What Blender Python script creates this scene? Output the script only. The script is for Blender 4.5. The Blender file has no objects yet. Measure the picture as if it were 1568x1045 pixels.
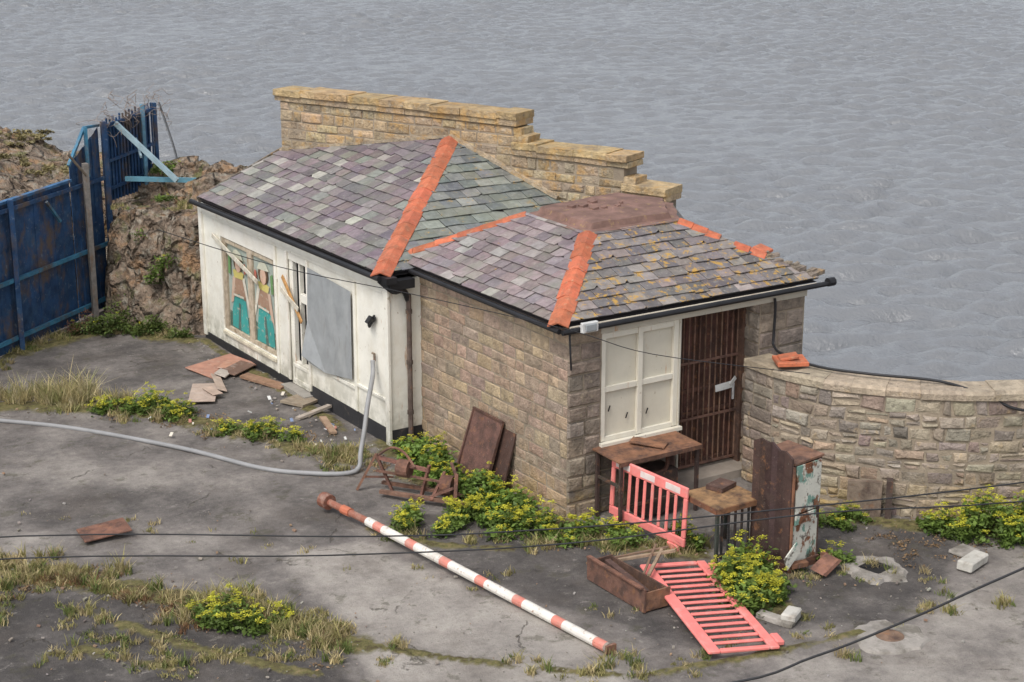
import bpy, math, random
import numpy as np
from mathutils import Vector, noise
import bmesh
R=random.Random(7)
scene=bpy.context.scene
scene.view_settings.view_transform='Standard'
# ------------------------------------------------------------------ helpers
def V(*a): return Vector(a)
class MB:
    def __init__(s): s.v=[];s.f=[];s.c=[];s.m=[]
    def add(s,vs,fs,col=(.5,.5,.5),mat=0):
        o=len(s.v); s.v+=[tuple(v) for v in vs]
        for f in fs:
            s.f.append([i+o for i in f]); s.c.append(col); s.m.append(mat)
    def box(s,x0,x1,y0,y1,z0,z1,col=(.5,.5,.5),mat=0):
        s.obox(V((x0+x1)/2,(y0+y1)/2,(z0+z1)/2),V((x1-x0)/2,0,0),V(0,(y1-y0)/2,0),V(0,0,(z1-z0)/2),col,mat)
    def obox(s,c,a,b,d,col=(.5,.5,.5),mat=0):
        c,a,b,d=Vector(c),Vector(a),Vector(b),Vector(d)
        vs=[c-a-b-d,c+a-b-d,c+a+b-d,c-a+b-d,c-a-b+d,c+a-b+d,c+a+b+d,c-a+b+d]
        s.add(vs,[(0,3,2,1),(4,5,6,7),(0,1,5,4),(1,2,6,5),(2,3,7,6),(3,0,4,7)],col,mat)
    def beam(s,p,q,w,h,col=(.5,.5,.5),mat=0,up=(0,0,1)):
        p,q=Vector(p),Vector(q); d=q-p; u=Vector(up); sd=d.cross(u)
        if sd.length<1e-4: sd=d.cross(V(1,0,0))
        sd.normalize(); u2=sd.cross(d).normalized()
        s.obox((p+q)/2,sd*w/2,u2*h/2,d/2,col,mat)
    def tube(s,pts,r,n=8,col=(.5,.5,.5),mat=0,cols=None,rs=None):
        pts=[Vector(p) for p in pts]; rings=[]; pu=None
        for i,p in enumerate(pts):
            d=(pts[min(i+1,len(pts)-1)]-pts[max(i-1,0)]).normalized()
            a=pu if pu is not None else (V(0,0,1) if abs(d.z)<.9 else V(1,0,0))
            sd=d.cross(a).normalized(); up=sd.cross(d).normalized(); pu=up
            rr=rs[i] if rs else r
            rings.append([p+sd*math.cos(t)*rr+up*math.sin(t)*rr for t in [2*math.pi*k/n for k in range(n)]])
        for i in range(len(pts)-1):
            c=cols[i] if cols else col
            s.add(rings[i]+rings[i+1],[(k,(k+1)%n,n+(k+1)%n,n+k) for k in range(n)],c,mat)
        s.add(rings[0],[tuple(range(n))[::-1]],cols[0] if cols else col,mat)
        s.add(rings[-1],[tuple(range(n))],cols[-1] if cols else col,mat)
    def build(s,name,mats,parent=None,bevel=0,smooth=False,merge=False):
        me=bpy.data.meshes.new(name); me.from_pydata(s.v,[],s.f)
        at=me.color_attributes.new('Col','FLOAT_COLOR','CORNER')
        cnt=np.array([len(f) for f in s.f]); c=np.array([tuple(c)[:3]+(1,) for c in s.c],dtype=np.float32)
        at.data.foreach_set('color',np.repeat(c,cnt,axis=0).ravel())
        me.polygons.foreach_set('material_index',np.array(s.m,dtype=np.int32))
        for m in mats: me.materials.append(m)
        bm=bmesh.new(); bm.from_mesh(me)
        if merge: bmesh.ops.remove_doubles(bm,verts=bm.verts,dist=1e-4)
        bmesh.ops.recalc_face_normals(bm,faces=bm.faces); bm.to_mesh(me); bm.free()
        if smooth: me.polygons.foreach_set('use_smooth',[True]*len(me.polygons))
        ob=bpy.data.objects.new(name,me); scene.collection.objects.link(ob)
        if parent: ob.parent=parent
        if bevel:
            b=ob.modifiers.new('b','BEVEL'); b.width=bevel; b.segments=1; b.limit_method='ANGLE'
        return ob
def empty(name):
    e=bpy.data.objects.new(name,None); scene.collection.objects.link(e); e.empty_display_size=.2; return e
def jit(c,a=.12):
    k=1+R.uniform(-a,a); return tuple(max(0,x*k*(1+R.uniform(-a,a)*.25)) for x in c)
def spline(P,n=8):
    P=[Vector(p) for p in P]; out=[]
    for i in range(len(P)-1):
        p0=P[max(i-1,0)];p1=P[i];p2=P[i+1];p3=P[min(i+2,len(P)-1)]
        for k in range(n):
            t=k/n
            out.append(.5*((2*p1)+(p2-p0)*t+(2*p0-5*p1+4*p2-p3)*t*t+(-p0+3*p1-3*p2+p3)*t**3))
    out.append(P[-1]); return out
# ------------------------------------------------------------------ materials
def M(name,base='Col',rough=.8,layers=(),bump=.3,bscale=40,metallic=0,spec=.3,vary=.25,vscale=3.,transl=0,bdist=.02,crag=0):
    m=bpy.data.materials.new(name); m.use_nodes=True; nt=m.node_tree; N=nt.nodes; L=nt.links
    p=N['Principled BSDF']; p.inputs['Roughness'].default_value=rough; p.inputs['Metallic'].default_value=metallic
    p.inputs['Specular IOR Level'].default_value=spec
    tc=N.new('ShaderNodeTexCoord'); geo=N.new('ShaderNodeNewGeometry')
    if base=='Col':
        a=N.new('ShaderNodeAttribute'); a.attribute_name='Col'; col=a.outputs['Color']
    else:
        a=N.new('ShaderNodeRGB'); a.outputs[0].default_value=(*base,1); col=a.outputs[0]
    def nz(scale,detail=5,stretch=(1,1,1),rough_=.6,off=0):
        mp=N.new('ShaderNodeMapping'); mp.inputs['Scale'].default_value=stretch; mp.inputs['Location'].default_value=(off,off*1.7,off*.6)
        L.new(tc.outputs['Object'],mp.inputs[0]); n=N.new('ShaderNodeTexNoise'); n.inputs['Scale'].default_value=scale
        n.inputs['Detail'].default_value=detail; n.inputs['Roughness'].default_value=rough_; L.new(mp.outputs[0],n.inputs[0]); return n.outputs[0]
    def mr(x,a0,a1,b0=0,b1=1):
        r=N.new('ShaderNodeMapRange'); L.new(x,r.inputs[0]); r.inputs[1].default_value=a0; r.inputs[2].default_value=a1
        r.inputs[3].default_value=b0; r.inputs[4].default_value=b1; return r.outputs[0]
    if vary:
        v=mr(nz(vscale,6,off=3.3),.3,.7,1-vary,1+vary)
        x=N.new('ShaderNodeVectorMath'); x.operation='SCALE'; L.new(col,x.inputs[0]); L.new(v,x.inputs[3]); col=x.outputs[0]
    for i,l in enumerate(layers):
        f=mr(nz(l['s'],l.get('d',5),l.get('st',(1,1,1)),l.get('r',.65),off=11.3*(i+1)),l['lo'],l['hi'],0,l.get('a',1))
        if 'z' in l:
            sx=N.new('ShaderNodeSeparateXYZ'); L.new(geo.outputs['Position'],sx.inputs[0])
            g=mr(sx.outputs[2],l['z'][0],l['z'][1]); mm=N.new('ShaderNodeMath'); mm.operation='MULTIPLY'; L.new(f,mm.inputs[0]); L.new(g,mm.inputs[1]); f=mm.outputs[0]
        mx=N.new('ShaderNodeMix'); mx.data_type='RGBA'; L.new(f,mx.inputs[0]); L.new(col,mx.inputs[6]); mx.inputs[7].default_value=(*l['c'],1); col=mx.outputs[2]
    crg=None
    if crag:
        n=N.new('ShaderNodeTexNoise'); n.inputs['Scale'].default_value=crag*1.3; n.inputs['Detail'].default_value=4; L.new(tc.outputs['Object'],n.inputs[0])
        va=N.new('ShaderNodeVectorMath'); va.operation='MULTIPLY_ADD'; L.new(n.outputs['Color'],va.inputs[0]); va.inputs[1].default_value=(.6,.6,.6); L.new(tc.outputs['Object'],va.inputs[2])
        vo=N.new('ShaderNodeTexVoronoi'); vo.feature='DISTANCE_TO_EDGE'; vo.inputs['Scale'].default_value=crag; L.new(va.outputs[0],vo.inputs[0]); crg=mr(vo.outputs[0],0,.12)
        mx=N.new('ShaderNodeMix'); mx.data_type='RGBA'; L.new(mr(crg,0,.5,.4,0),mx.inputs[0]); L.new(col,mx.inputs[6]); mx.inputs[7].default_value=(.035,.028,.02,1); col=mx.outputs[2]
    L.new(col,p.inputs['Base Color'])
    if bump:
        h1=nz(bscale,4); h2=nz(bscale/7,5,off=5); ad=N.new('ShaderNodeMath'); ad.operation='MULTIPLY_ADD'; L.new(h2,ad.inputs[0]); ad.inputs[1].default_value=1.5; L.new(h1,ad.inputs[2]); hh=ad.outputs[0]
        if crg is not None:
            a3=N.new('ShaderNodeMath'); a3.operation='MULTIPLY_ADD'; L.new(crg,a3.inputs[0]); a3.inputs[1].default_value=.8; L.new(hh,a3.inputs[2]); hh=a3.outputs[0]
        b=N.new('ShaderNodeBump'); b.inputs['Strength'].default_value=bump; b.inputs['Distance'].default_value=bdist; L.new(hh,b.inputs['Height']); L.new(b.outputs[0],p.inputs['Normal'])
    if transl:
        t=N.new('ShaderNodeBsdfTranslucent'); L.new(col,t.inputs[0]); mxs=N.new('ShaderNodeMixShader'); mxs.inputs[0].default_value=transl
        L.new(p.outputs[0],mxs.inputs[1]); L.new(t.outputs[0],mxs.inputs[2]); L.new(mxs.outputs[0],N['Material Output'].inputs[0])
    return m
ly=lambda c,s,lo,hi,**k: dict(c=c,s=s,lo=lo,hi=hi,**k)
m_stone=M('sandstone',rough=.9,bump=.9,bscale=30,vary=.24,vscale=9,bdist=.03,layers=[ly((.15,.125,.10),1.6,.50,.68,a=.5),ly((.48,.34,.17),5,.6,.72,a=.5),ly((.44,.39,.31),14,.60,.69,a=.5),ly((.12,.10,.085),11,.59,.70,a=.55),ly((.14,.115,.09),4,.54,.68,a=.4,st=(1,1,.25)),ly((.44,.30,.10),1.5,.4,.6,a=.6,z=(.8,0))])
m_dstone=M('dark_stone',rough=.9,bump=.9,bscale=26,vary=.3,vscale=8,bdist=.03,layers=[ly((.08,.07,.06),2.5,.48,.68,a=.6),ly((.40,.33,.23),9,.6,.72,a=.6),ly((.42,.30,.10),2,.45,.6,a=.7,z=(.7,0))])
m_ystone=M('lichen_stone',rough=.92,bump=1.,bscale=20,vary=.28,vscale=8,bdist=.04,layers=[ly((.17,.14,.11),2.6,.48,.66,a=.6),ly((.50,.29,.09),4,.5,.64,a=.6),ly((.45,.40,.31),11,.58,.68,a=.6),ly((.10,.085,.07),16,.60,.69,a=.65)])
m_mortar=M('mortar',(.31,.255,.19),rough=.95,bump=.6,bscale=50,layers=[ly((.18,.15,.115),3,.5,.7,a=.6)])
m_white=M('peeling_white_paint',rough=.6,bump=.2,bscale=25,vary=.06,layers=[ly((.62,.56,.44),2.6,.48,.74,a=.5),ly((.38,.31,.22),14,.65,.69,a=.8,st=(1,1,.6)),ly((.45,.22,.08),8,.64,.72,a=.8,st=(1,1,.14)),ly((.26,.25,.18),4,.38,.6,a=.7,z=(.9,.1))])
m_wood=M('weathered_wood',rough=.8,bump=.3,bscale=30,vary=.25,vscale=10,layers=[ly((.22,.13,.07),8,.55,.68,a=.7,st=(1,1,.3))])
m_paint=M('painted_panel',rough=.6,bump=.1,vary=.15,layers=[ly((.5,.45,.36),11,.57,.66,a=.8),ly((.15,.12,.09),23,.62,.70,a=.7)])
m_rust=M('rusty_metal',rough=.9,bump=.5,bscale=45,vary=.3,vscale=7,layers=[ly((.07,.045,.038),5,.46,.64,a=.8),ly((.30,.14,.065),9,.57,.72,a=.6),ly((.28,.24,.20),20,.63,.71,a=.5)])
m_metal=M('galvanised_sheet',(.36,.375,.38),rough=.55,bump=.12,bscale=12,metallic=.2,vary=.15,vscale=3,layers=[ly((.5,.51,.5),3,.5,.7,a=.5,st=(1,1,.4)),ly((.25,.24,.22),8,.58,.7,a=.5,st=(1,1,.3))])
m_black=M('black_plastic',(.02,.02,.022),rough=.45,bump=.05,vary=.3)
m_plain=M('painted_surface',rough=.6,bump=.15,bscale=30,vary=.15,vscale=6,layers=[ly((.25,.2,.15),7,.6,.75,a=.5)])
m_board=M('stained_board',rough=.85,bump=.3,bscale=25,vary=.2,vscale=6,layers=[ly((.5,.42,.36),6,.52,.7,a=.5),ly((.16,.10,.07),9,.6,.72,a=.6)])
m_tile=M('terracotta',rough=.8,bump=.35,bscale=40,vary=.22,vscale=8,layers=[ly((.24,.12,.075),6,.50,.68,a=.65),ly((.48,.30,.18),12,.58,.7,a=.5),ly((.12,.09,.07),22,.62,.69,a=.6)])
m_felt=M('felt_patch',(.22,.13,.105),rough=.85,bump=.5,bscale=22,vary=.25,vscale=4,layers=[ly((.13,.08,.065),3,.45,.65,a=.7),ly((.36,.25,.10),9,.58,.68,a=.7)])
def slatem(n,lich,moss,dark=.5): return M(n,rough=.62,bump=.35,bscale=45,vary=.24,vscale=10,spec=.45,layers=[ly((.36,.35,.30),16,.57,.67,a=.5),ly((.50,.29,.05),7,lich,lich+.05,a=.85,d=7,r=.75),ly((.19,.20,.15),2.5,moss,moss+.15,a=.5),ly((.09,.08,.085),1.6,.54,.7,a=.4)])
m_sl1=slatem('slate_purple',.66,.5); m_sl2=slatem('slate_green',.60,.45); m_sl3=slatem('slate_lichen',.545,.6); m_under=M('roof_underlay',(.04,.035,.035),bump=0)
m_red=M('barrier_plastic',rough=.55,bump=.08,vary=.12,vscale=6,layers=[ly((.60,.40,.36),5,.53,.72,a=.6)])
m_pole=M('barrier_paint',rough=.5,bump=.15,vary=.08,layers=[ly((.30,.15,.08),18,.60,.67,a=.8),ly((.45,.40,.34),6,.5,.7,a=.5)])
m_leaf=M('leaves',rough=.55,bump=0,vary=.2,vscale=5,transl=.25); m_grass=M('grass_blades',rough=.7,bump=0,vary=.2,vscale=4,transl=.25)
m_rock=M('cliff_rock',(.23,.175,.13),rough=.95,bump=1.,bscale=9,bdist=.12,vary=.4,vscale=3,crag=1.7,layers=[ly((.38,.22,.11),1.6,.52,.64,a=.7),ly((.36,.33,.27),5,.51,.63,a=.75),ly((.08,.065,.055),3.5,.55,.67,a=.7),ly((.13,.14,.045),2.2,.54,.66,a=.7)])
m_blue=M('blue_fence_paint',rough=.65,bump=.3,bscale=20,vary=.4,vscale=4,layers=[ly((.06,.12,.20),3,.5,.7,a=.6),ly((.13,.09,.06),2.2,.50,.64,a=.85,st=(1,1,.6)),ly((.20,.24,.28),12,.6,.7,a=.6)])
m_conc=M('concrete_lump',(.31,.285,.255),rough=.9,bump=.7,bscale=30,vary=.3,layers=[ly((.15,.135,.11),4,.46,.64,a=.85)])
m_hose=M('grey_hose',(.28,.28,.28),rough=.5,bump=.05,vary=.15)

# ------------------------------------------------------------------ camera, light, sky
cd=bpy.data.cameras.new('camera'); cam=bpy.data.objects.new('camera',cd); scene.collection.objects.link(cam); scene.camera=cam
cam.location=(-12.53,-18.01,9.0); cam.rotation_euler=(math.radians(90-16.33),0,math.radians(-32.87))
cd.sensor_width=36; cd.lens=60.47; cd.clip_end=9000; cd.clip_start=.3
sd=Vector((-.80,-.36,1.25)).normalized()
sl=bpy.data.lights.new('sun','SUN'); so=bpy.data.objects.new('sun',sl); scene.collection.objects.link(so)
sl.energy=1.7; sl.angle=math.radians(20); sl.color=(1,.96,.91); so.rotation_euler=(-sd).to_track_quat('-Z','Y').to_euler()
w=bpy.data.worlds.new('World'); scene.world=w; w.use_nodes=True; nt=w.node_tree
sk=nt.nodes.new('ShaderNodeTexSky'); sk.sky_type='NISHITA'; sk.sun_disc=False; sk.sun_elevation=math.asin(sd.z); sk.sun_rotation=math.atan2(sd.x,sd.y)
sk.air_density=1.0; sk.dust_density=3.; sk.ozone_density=1
hs=nt.nodes.new('ShaderNodeHueSaturation'); hs.inputs['Saturation'].default_value=.35; hs.inputs['Value'].default_value=1.35
nt.links.new(sk.outputs[0],hs.inputs['Color']); nt.links.new(hs.outputs[0],nt.nodes['Background'].inputs[0]); nt.nodes['Background'].inputs[1].default_value=.15

# ------------------------------------------------------------------ sea
SEA=-9.0
def gridmesh(name,X,Y,Z,mat,mask=None,smooth=True,attrs=None):
    ny,nx=X.shape; v=np.stack([X,Y,Z],-1).reshape(-1,3)
    i=np.arange(nx*ny).reshape(ny,nx); f=np.stack([i[:-1,:-1],i[:-1,1:],i[1:,1:],i[1:,:-1]],-1).reshape(-1,4)
    if mask is not None: f=f[mask.reshape(-1)]
    me=bpy.data.meshes.new(name); me.vertices.add(len(v)); me.vertices.foreach_set('co',v.astype(np.float32).ravel())
    me.loops.add(f.size); me.loops.foreach_set('vertex_index',f.astype(np.int32).ravel())
    me.polygons.add(len(f)); me.polygons.foreach_set('loop_start',np.arange(0,f.size,4,dtype=np.int32)); me.polygons.foreach_set('loop_total',np.full(len(f),4,dtype=np.int32))
    me.update(calc_edges=True); me.validate()
    if smooth: me.polygons.foreach_set('use_smooth',[True]*len(me.polygons))
    for k,a in (attrs or {}).items():
        at=me.attributes.new(k,'FLOAT','POINT'); at.data.foreach_set('value',a.astype(np.float32).ravel())
    me.materials.append(mat); ob=bpy.data.objects.new(name,me); scene.collection.objects.link(ob); return ob
rg=np.random.default_rng(23)
fw=np.array([.5428,.8399]); rt=np.array([.8399,-.5428])
fd=np.concatenate([[-3000,-300,-30],np.arange(40,240,.24),[300,600,1500,6000]]); sdv=np.concatenate([[-5000,-900,-200],np.arange(-72,76,.30),[200,900,5000]])
S,Fd=np.meshgrid(sdv,fd); X=-12.53+S*rt[0]+Fd*fw[0]; Y=-18.01+S*rt[1]+Fd*fw[1]; Z=np.zeros_like(X); DX=np.zeros_like(X); DY=np.zeros_like(X)
base_ang=math.atan2(fw[1],fw[0])+.10
for k in range(110):
    lam=.75*(3.4/.75)**rg.random(); a=base_ang+rg.normal(0,.42); kk=2*math.pi/lam; d=np.array([math.cos(a),math.sin(a)]); ph=rg.random()*6.28
    amp=.0118*lam**.8; arg=kk*(X*d[0]+Y*d[1])+ph; Z+=amp*np.sin(arg); DX-=d[0]*amp*.7*np.cos(arg); DY-=d[1]*amp*.7*np.cos(arg)
inn=((Fd>41)&(Fd<239)&(np.abs(S)<73)).astype(float); gust=.75+.35*np.sin(X*.11+1.3*np.sin(Y*.07))*np.sin(Y*.09+X*.03); Z=SEA+Z*inn*gust
m_sea=bpy.data.materials.new('sea_water'); m_sea.use_nodes=True; nt=m_sea.node_tree; p=nt.nodes['Principled BSDF']
p.inputs['Base Color'].default_value=(.19,.197,.205,1); p.inputs['Roughness'].default_value=.10; p.inputs['IOR'].default_value=1.36; p.inputs['Specular IOR Level'].default_value=.7
tc=nt.nodes.new('ShaderNodeTexCoord'); mp=nt.nodes.new('ShaderNodeMapping'); mp.inputs['Rotation'].default_value=(0,0,-(base_ang)); mp.inputs['Scale'].default_value=(1.,.6,1)
n1=nt.nodes.new('ShaderNodeTexNoise'); n1.inputs['Scale'].default_value=4.2; n1.inputs['Detail'].default_value=4; n1.inputs['Roughness'].default_value=.6
nt.links.new(tc.outputs['Object'],mp.inputs[0]); nt.links.new(mp.outputs[0],n1.inputs[0]); b=nt.nodes.new('ShaderNodeBump'); b.inputs['Strength'].default_value=1.; b.inputs['Distance'].default_value=.10
nt.links.new(n1.outputs[0],b.inputs['Height']); nt.links.new(b.outputs[0],p.inputs['Normal'])
gridmesh('sea',X+DX*inn*gust,Y+DY*inn*gust,Z,m_sea)

# ------------------------------------------------------------------ ground
def inpoly(x,y,P):
    r=np.zeros(x.shape,bool); n=len(P)
    for i in range(n):
        x1,y1=P[i];x2,y2=P[(i+1)%n]
        if y1==y2: continue
        r^=((y1>y)!=(y2>y))&(x<(x2-x1)*(y-y1)/(y2-y1)+x1)
    return r
def dpoly(x,y,P,closed=False):
    d=np.full(x.shape,1e9); n=len(P)
    for i in range(n if closed else n-1):
        a=np.array(P[i],float); b=np.array(P[(i+1)%n],float); e=b-a; t=np.clip(((x-a[0])*e[0]+(y-a[1])*e[1])/max(e@e,1e-9),0,1)
        d=np.minimum(d,np.hypot(x-a[0]-t*e[0],y-a[1]-t*e[1]))
    return d
def sst(x): x=np.clip(x,0,1); return x*x*(3-2*x)
LAND=[(-70,-60),(60,-60),(60,-20),(7.7,-4.0),(5.45,-3.05),(4.4,-2.4),(3.95,-1.65),(3.6,-1.1),(4.6,.3),(4.6,2.2),(1.25,10.8),(.6,13),(-.2,16),(-.6,19),(-1.6,23),(-2.5,27),(-70,60)]
gx=np.concatenate([[-70,-50,-35,-25,-18,-14,-12],np.arange(-11,8.6,.09),[10,14,20,30,45,60]]); gy=np.concatenate([[-60,-45,-32,-24,-18,-14,-11],np.arange(-9,14.6,.09),[16,18,21,25,30,40,60]])
X,Y=np.meshgrid(gx,gy)
def vn(X,Y,s,o=0,dt=4,Z=None):
    f=noise.fractal; ZZ=np.zeros(X.size) if Z is None else Z.ravel()
    return np.array([f((x*s+o,y*s+o*.7,o+z*s),1.0,2.0,dt) for x,y,z in zip(X.ravel(),Y.ravel(),ZZ)]).reshape(X.shape)
N1=vn(X,Y,.6,3,3); N2=vn(X,Y,1.6,9,4)
Z=.02*N1+.008*N2
tone=np.full(X.shape,.48)
def blob(P,val,soft=.12,na=.16):
    global tone
    d=dpoly(X,Y,P,True); sgn=np.where(inpoly(X,Y,P),1,-1)*d+N2*na; k=sst(sgn/soft*.5+.5); tone=tone*(1-k)+val*k
blob([(-3.75,1.05),(-2.65,.9),(-2.35,-.6),(-1.85,-3.3),(-2.1,-4.5),(-4.9,-3.2),(-4.15,-1.8),(-4.05,-.8)],.84)
blob([(-9,4.0),(-7.2,2.4),(-5.6,.9),(-4.5,-.6),(-4.3,-1.8),(-5,-3.3),(-14,-3.5)],.10)
blob([(-2.1,1.6),(-.2,.4),(.4,-1.5),(1.9,-3.2),(.4,-4.6),(-1.2,-3.7),(-2.0,-1.0)],.20)
blob([(1.3,-2.2),(3.3,-1.9),(4.2,-3.1),(2.9,-4.2),(1.4,-4.7),(.6,-4.2)],.17)
blob([(3.4,-4.3),(1.6,-4.9),(.2,-4.7),(-.6,-4.9),(-1.5,-5.5),(0,-9),(5,-8),(7,-4.6),(4.8,-3.9)],.72)
blob([(-4.6,9.0),(-2.6,6.3),(-1.2,4.4),(-.5,4.6),(-.5,11.2),(-1.8,12.8),(-3.8,11.9)],.34)
blob([(-4.9,3.0),(-3.9,2.6),(-4.2,1.7),(-5.3,2.1)],.70,.3)
blob([(-7,5.2),(-4.5,4.3),(-3.4,3.0),(-4.0,2.6),(-7,4.2)],.30,.5)
blob([(-5.4,6.6),(-3.6,4.9),(-2.8,4.1),(-3.0,3.5),(-4.5,4.5),(-6.3,6)],.62,.4)
blob([(-.2,-3.9),(.6,-4.25),(1.1,-4.5),(.6,-4.8),(-.6,-4.5)],.55,.2)
blob([(-2.9,2.9),(-2.1,2.6),(-1.9,1.9),(-3.0,1.4),(-3.9,1.6)],.30,.3); blob([(-6.6,3.6),(-5.9,3.4),(-5.8,2.6),(-6.6,2.7)],.62,.3); blob([(-3.2,8.9),(-1.9,8.7),(-1.7,7.6),(-2.6,7.5)],.52,.3)
ridge=[(-7.4,2.9),(-6.4,1.8),(-5.5,.6),(-4.7,-.7),(-4.2,-1.8)]
soil=np.maximum(sst(1.1-dpoly(X,Y,ridge)/.4+N2*.5),0)
for P,wd in (([(-5.2,9.3),(-4.0,8.4),(-3.0,7.3),(-2.3,6.0),(-1.9,4.8),(-1.3,3.8)],.42),([(-.5,4.1),(-.9,2.6),(-.5,1.3),(-.2,-.2),(.2,-1.2),(.8,-1.8)],.42),([(-.9,11.0),(-1.8,12.6),(-4,11.9)],.4),([(.6,-2.8),(.5,-3.6)],.5),([(3.2,-1.9),(4.3,-3.2),(6,-4)],.4),([(-6.9,-.2),(-6.2,-1.2)],.2),([(-2.4,1.2),(-1.9,.2),(-1.2,-.4)],.15),([(-.7,10.8),(-.75,8),(-.8,5)],.18),([(-4.1,-1.9),(-3.0,-3.2),(-1.9,-4.2),(-.6,-4.5),(1,-4.75)],.12),([(-6.3,.2),(-5.6,-1.2),(-4.9,-2.2)],.14)):
    soil=np.maximum(soil,sst(1.1-dpoly(X,Y,P)/wd+N2*.6))
Z=Z+.03*soil
cx=(X[:-1,:-1]+X[1:,1:])/2; cy=(Y[:-1,:-1]+Y[1:,1:])/2; gm=inpoly(cx,cy,LAND)
m_ground=bpy.data.materials.new('worn_tarmac_and_concrete'); m_ground.use_nodes=True; nt=m_ground.node_tree; N=nt.nodes; L=nt.links; p=N['Principled BSDF']; p.inputs['Roughness'].default_value=.9; p.inputs['Specular IOR Level'].default_value=.25
tc=N.new('ShaderNodeTexCoord')
def nz(s,d=6,r=.6,vec=None):
    n=N.new('ShaderNodeTexNoise'); n.inputs['Scale'].default_value=s; n.inputs['Detail'].default_value=d; n.inputs['Roughness'].default_value=r; L.new(vec or tc.outputs['Object'],n.inputs[0]); return n
def mt(op,a,b,c=None):
    n=N.new('ShaderNodeMath'); n.operation=op
    for i,x in enumerate([a,b,c]):
        if x is None: continue
        if isinstance(x,(int,float)): n.inputs[i].default_value=x
        else: L.new(x,n.inputs[i])
    return n.outputs[0]
def mrr(x,a0,a1,b0=0,b1=1):
    r=N.new('ShaderNodeMapRange'); L.new(x,r.inputs[0]); r.inputs[1].default_value=a0; r.inputs[2].default_value=a1; r.inputs[3].default_value=b0; r.inputs[4].default_value=b1; return r.outputs[0]
def mixc(f,a,c):
    x=N.new('ShaderNodeMix'); x.data_type='RGBA'; L.new(f,x.inputs[0]); L.new(a,x.inputs[6]); x.inputs[7].default_value=(*c,1); return x.outputs[2]
at=N.new('ShaderNodeAttribute'); at.attribute_name='tone'; a2=N.new('ShaderNodeAttribute'); a2.attribute_name='soil'
t=mt('MULTIPLY_ADD',mt('SUBTRACT',nz(1.3,8,.65).outputs[0],.5),1.35,at.outputs['Fac'])
t=mt('MULTIPLY_ADD',mt('SUBTRACT',nz(9,6,.7).outputs[0],.5),.55,t)
cr=N.new('ShaderNodeValToRGB'); L.new(t,cr.inputs[0]); e=cr.color_ramp.elements
e[0].position=0; e[0].color=(.065,.059,.056,1); e[1].position=1; e[1].color=(.40,.365,.325,1)
for ps,c in ((.25,(.115,.104,.097)),(.5,(.20,.18,.165)),(.75,(.305,.277,.248))): q=e.new(ps); q.color=(*c,1)
col=cr.outputs[0]
col=mixc(mrr(nz(70,3,.8).outputs[0],.60,.70,0,.3),col,(.42,.39,.35)); col=mixc(mrr(nz(45,4,.8).outputs[0],.57,.69,0,.5),col,(.06,.054,.05))
col=mixc(mrr(nz(5,5,.8).outputs[0],.60,.65,0,.4),col,(.37,.34,.30)); col=mixc(mrr(nz(.8,6,.7).outputs[0],.50,.64,0,.4),col,(.12,.10,.085)); col=mixc(mrr(nz(2.3,6,.75).outputs[0],.57,.63,0,.5),col,(.085,.08,.05)); col=mixc(mrr(nz(14,5,.8).outputs[0],.62,.67,0,.6),col,(.07,.06,.045))
wn=nz(2.5,5); va=N.new('ShaderNodeVectorMath'); va.operation='MULTIPLY_ADD'; L.new(wn.outputs['Color'],va.inputs[0]); va.inputs[1].default_value=(.5,.5,.5); L.new(tc.outputs['Object'],va.inputs[2])
vo=N.new('ShaderNodeTexVoronoi'); vo.feature='DISTANCE_TO_EDGE'; vo.inputs['Scale'].default_value=.45; L.new(va.outputs[0],vo.inputs[0])
ck=mt('MULTIPLY',mrr(vo.outputs[0],.002,.008,1,0),mrr(nz(1.1,3).outputs[0],.53,.58)); col=mixc(mt('MULTIPLY',ck,.6),col,(.07,.06,.045))
sf=mrr(mt('MULTIPLY_ADD',mt('SUBTRACT',nz(6,6,.7).outputs[0],.5),1.3,a2.outputs['Fac']),.35,.75)
cs=N.new('ShaderNodeValToRGB'); L.new(nz(8,5,.7).outputs[0],cs.inputs[0]); ee=cs.color_ramp.elements; ee[0].position=.35; ee[0].color=(.07,.05,.03,1); ee[1].position=.7; ee[1].color=(.25,.19,.10,1); q=ee.new(.52); q.color=(.14,.13,.05,1)
x=N.new('ShaderNodeMix'); x.data_type='RGBA'; L.new(sf,x.inputs[0]); L.new(col,x.inputs[6]); L.new(cs.outputs[0],x.inputs[7]); L.new(x.outputs[2],p.inputs['Base Color'])
bh=mt('MULTIPLY_ADD',nz(8,6,.7).outputs[0],2.0,nz(60,3,.7).outputs[0]); bh=mt('MULTIPLY_ADD',ck,-1.5,bh)
b=N.new('ShaderNodeBump'); b.inputs['Strength'].default_value=.7; b.inputs['Distance'].default_value=.025; L.new(bh,b.inputs['Height']); L.new(b.outputs[0],p.inputs['Normal'])
gridmesh('ground',X,Y,Z,m_ground,mask=gm,attrs=dict(tone=tone,soil=soil))
mb=MB(); n=len(LAND)
for i in range(n):
    a=LAND[i]; b_=LAND[(i+1)%n]; mb.add([(a[0],a[1],-.06),(b_[0],b_[1],-.06),(b_[0],b_[1],-12),(a[0],a[1],-12)],[(0,1,2,3)])
mb.build('sea_cliff',[m_rock])

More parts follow.
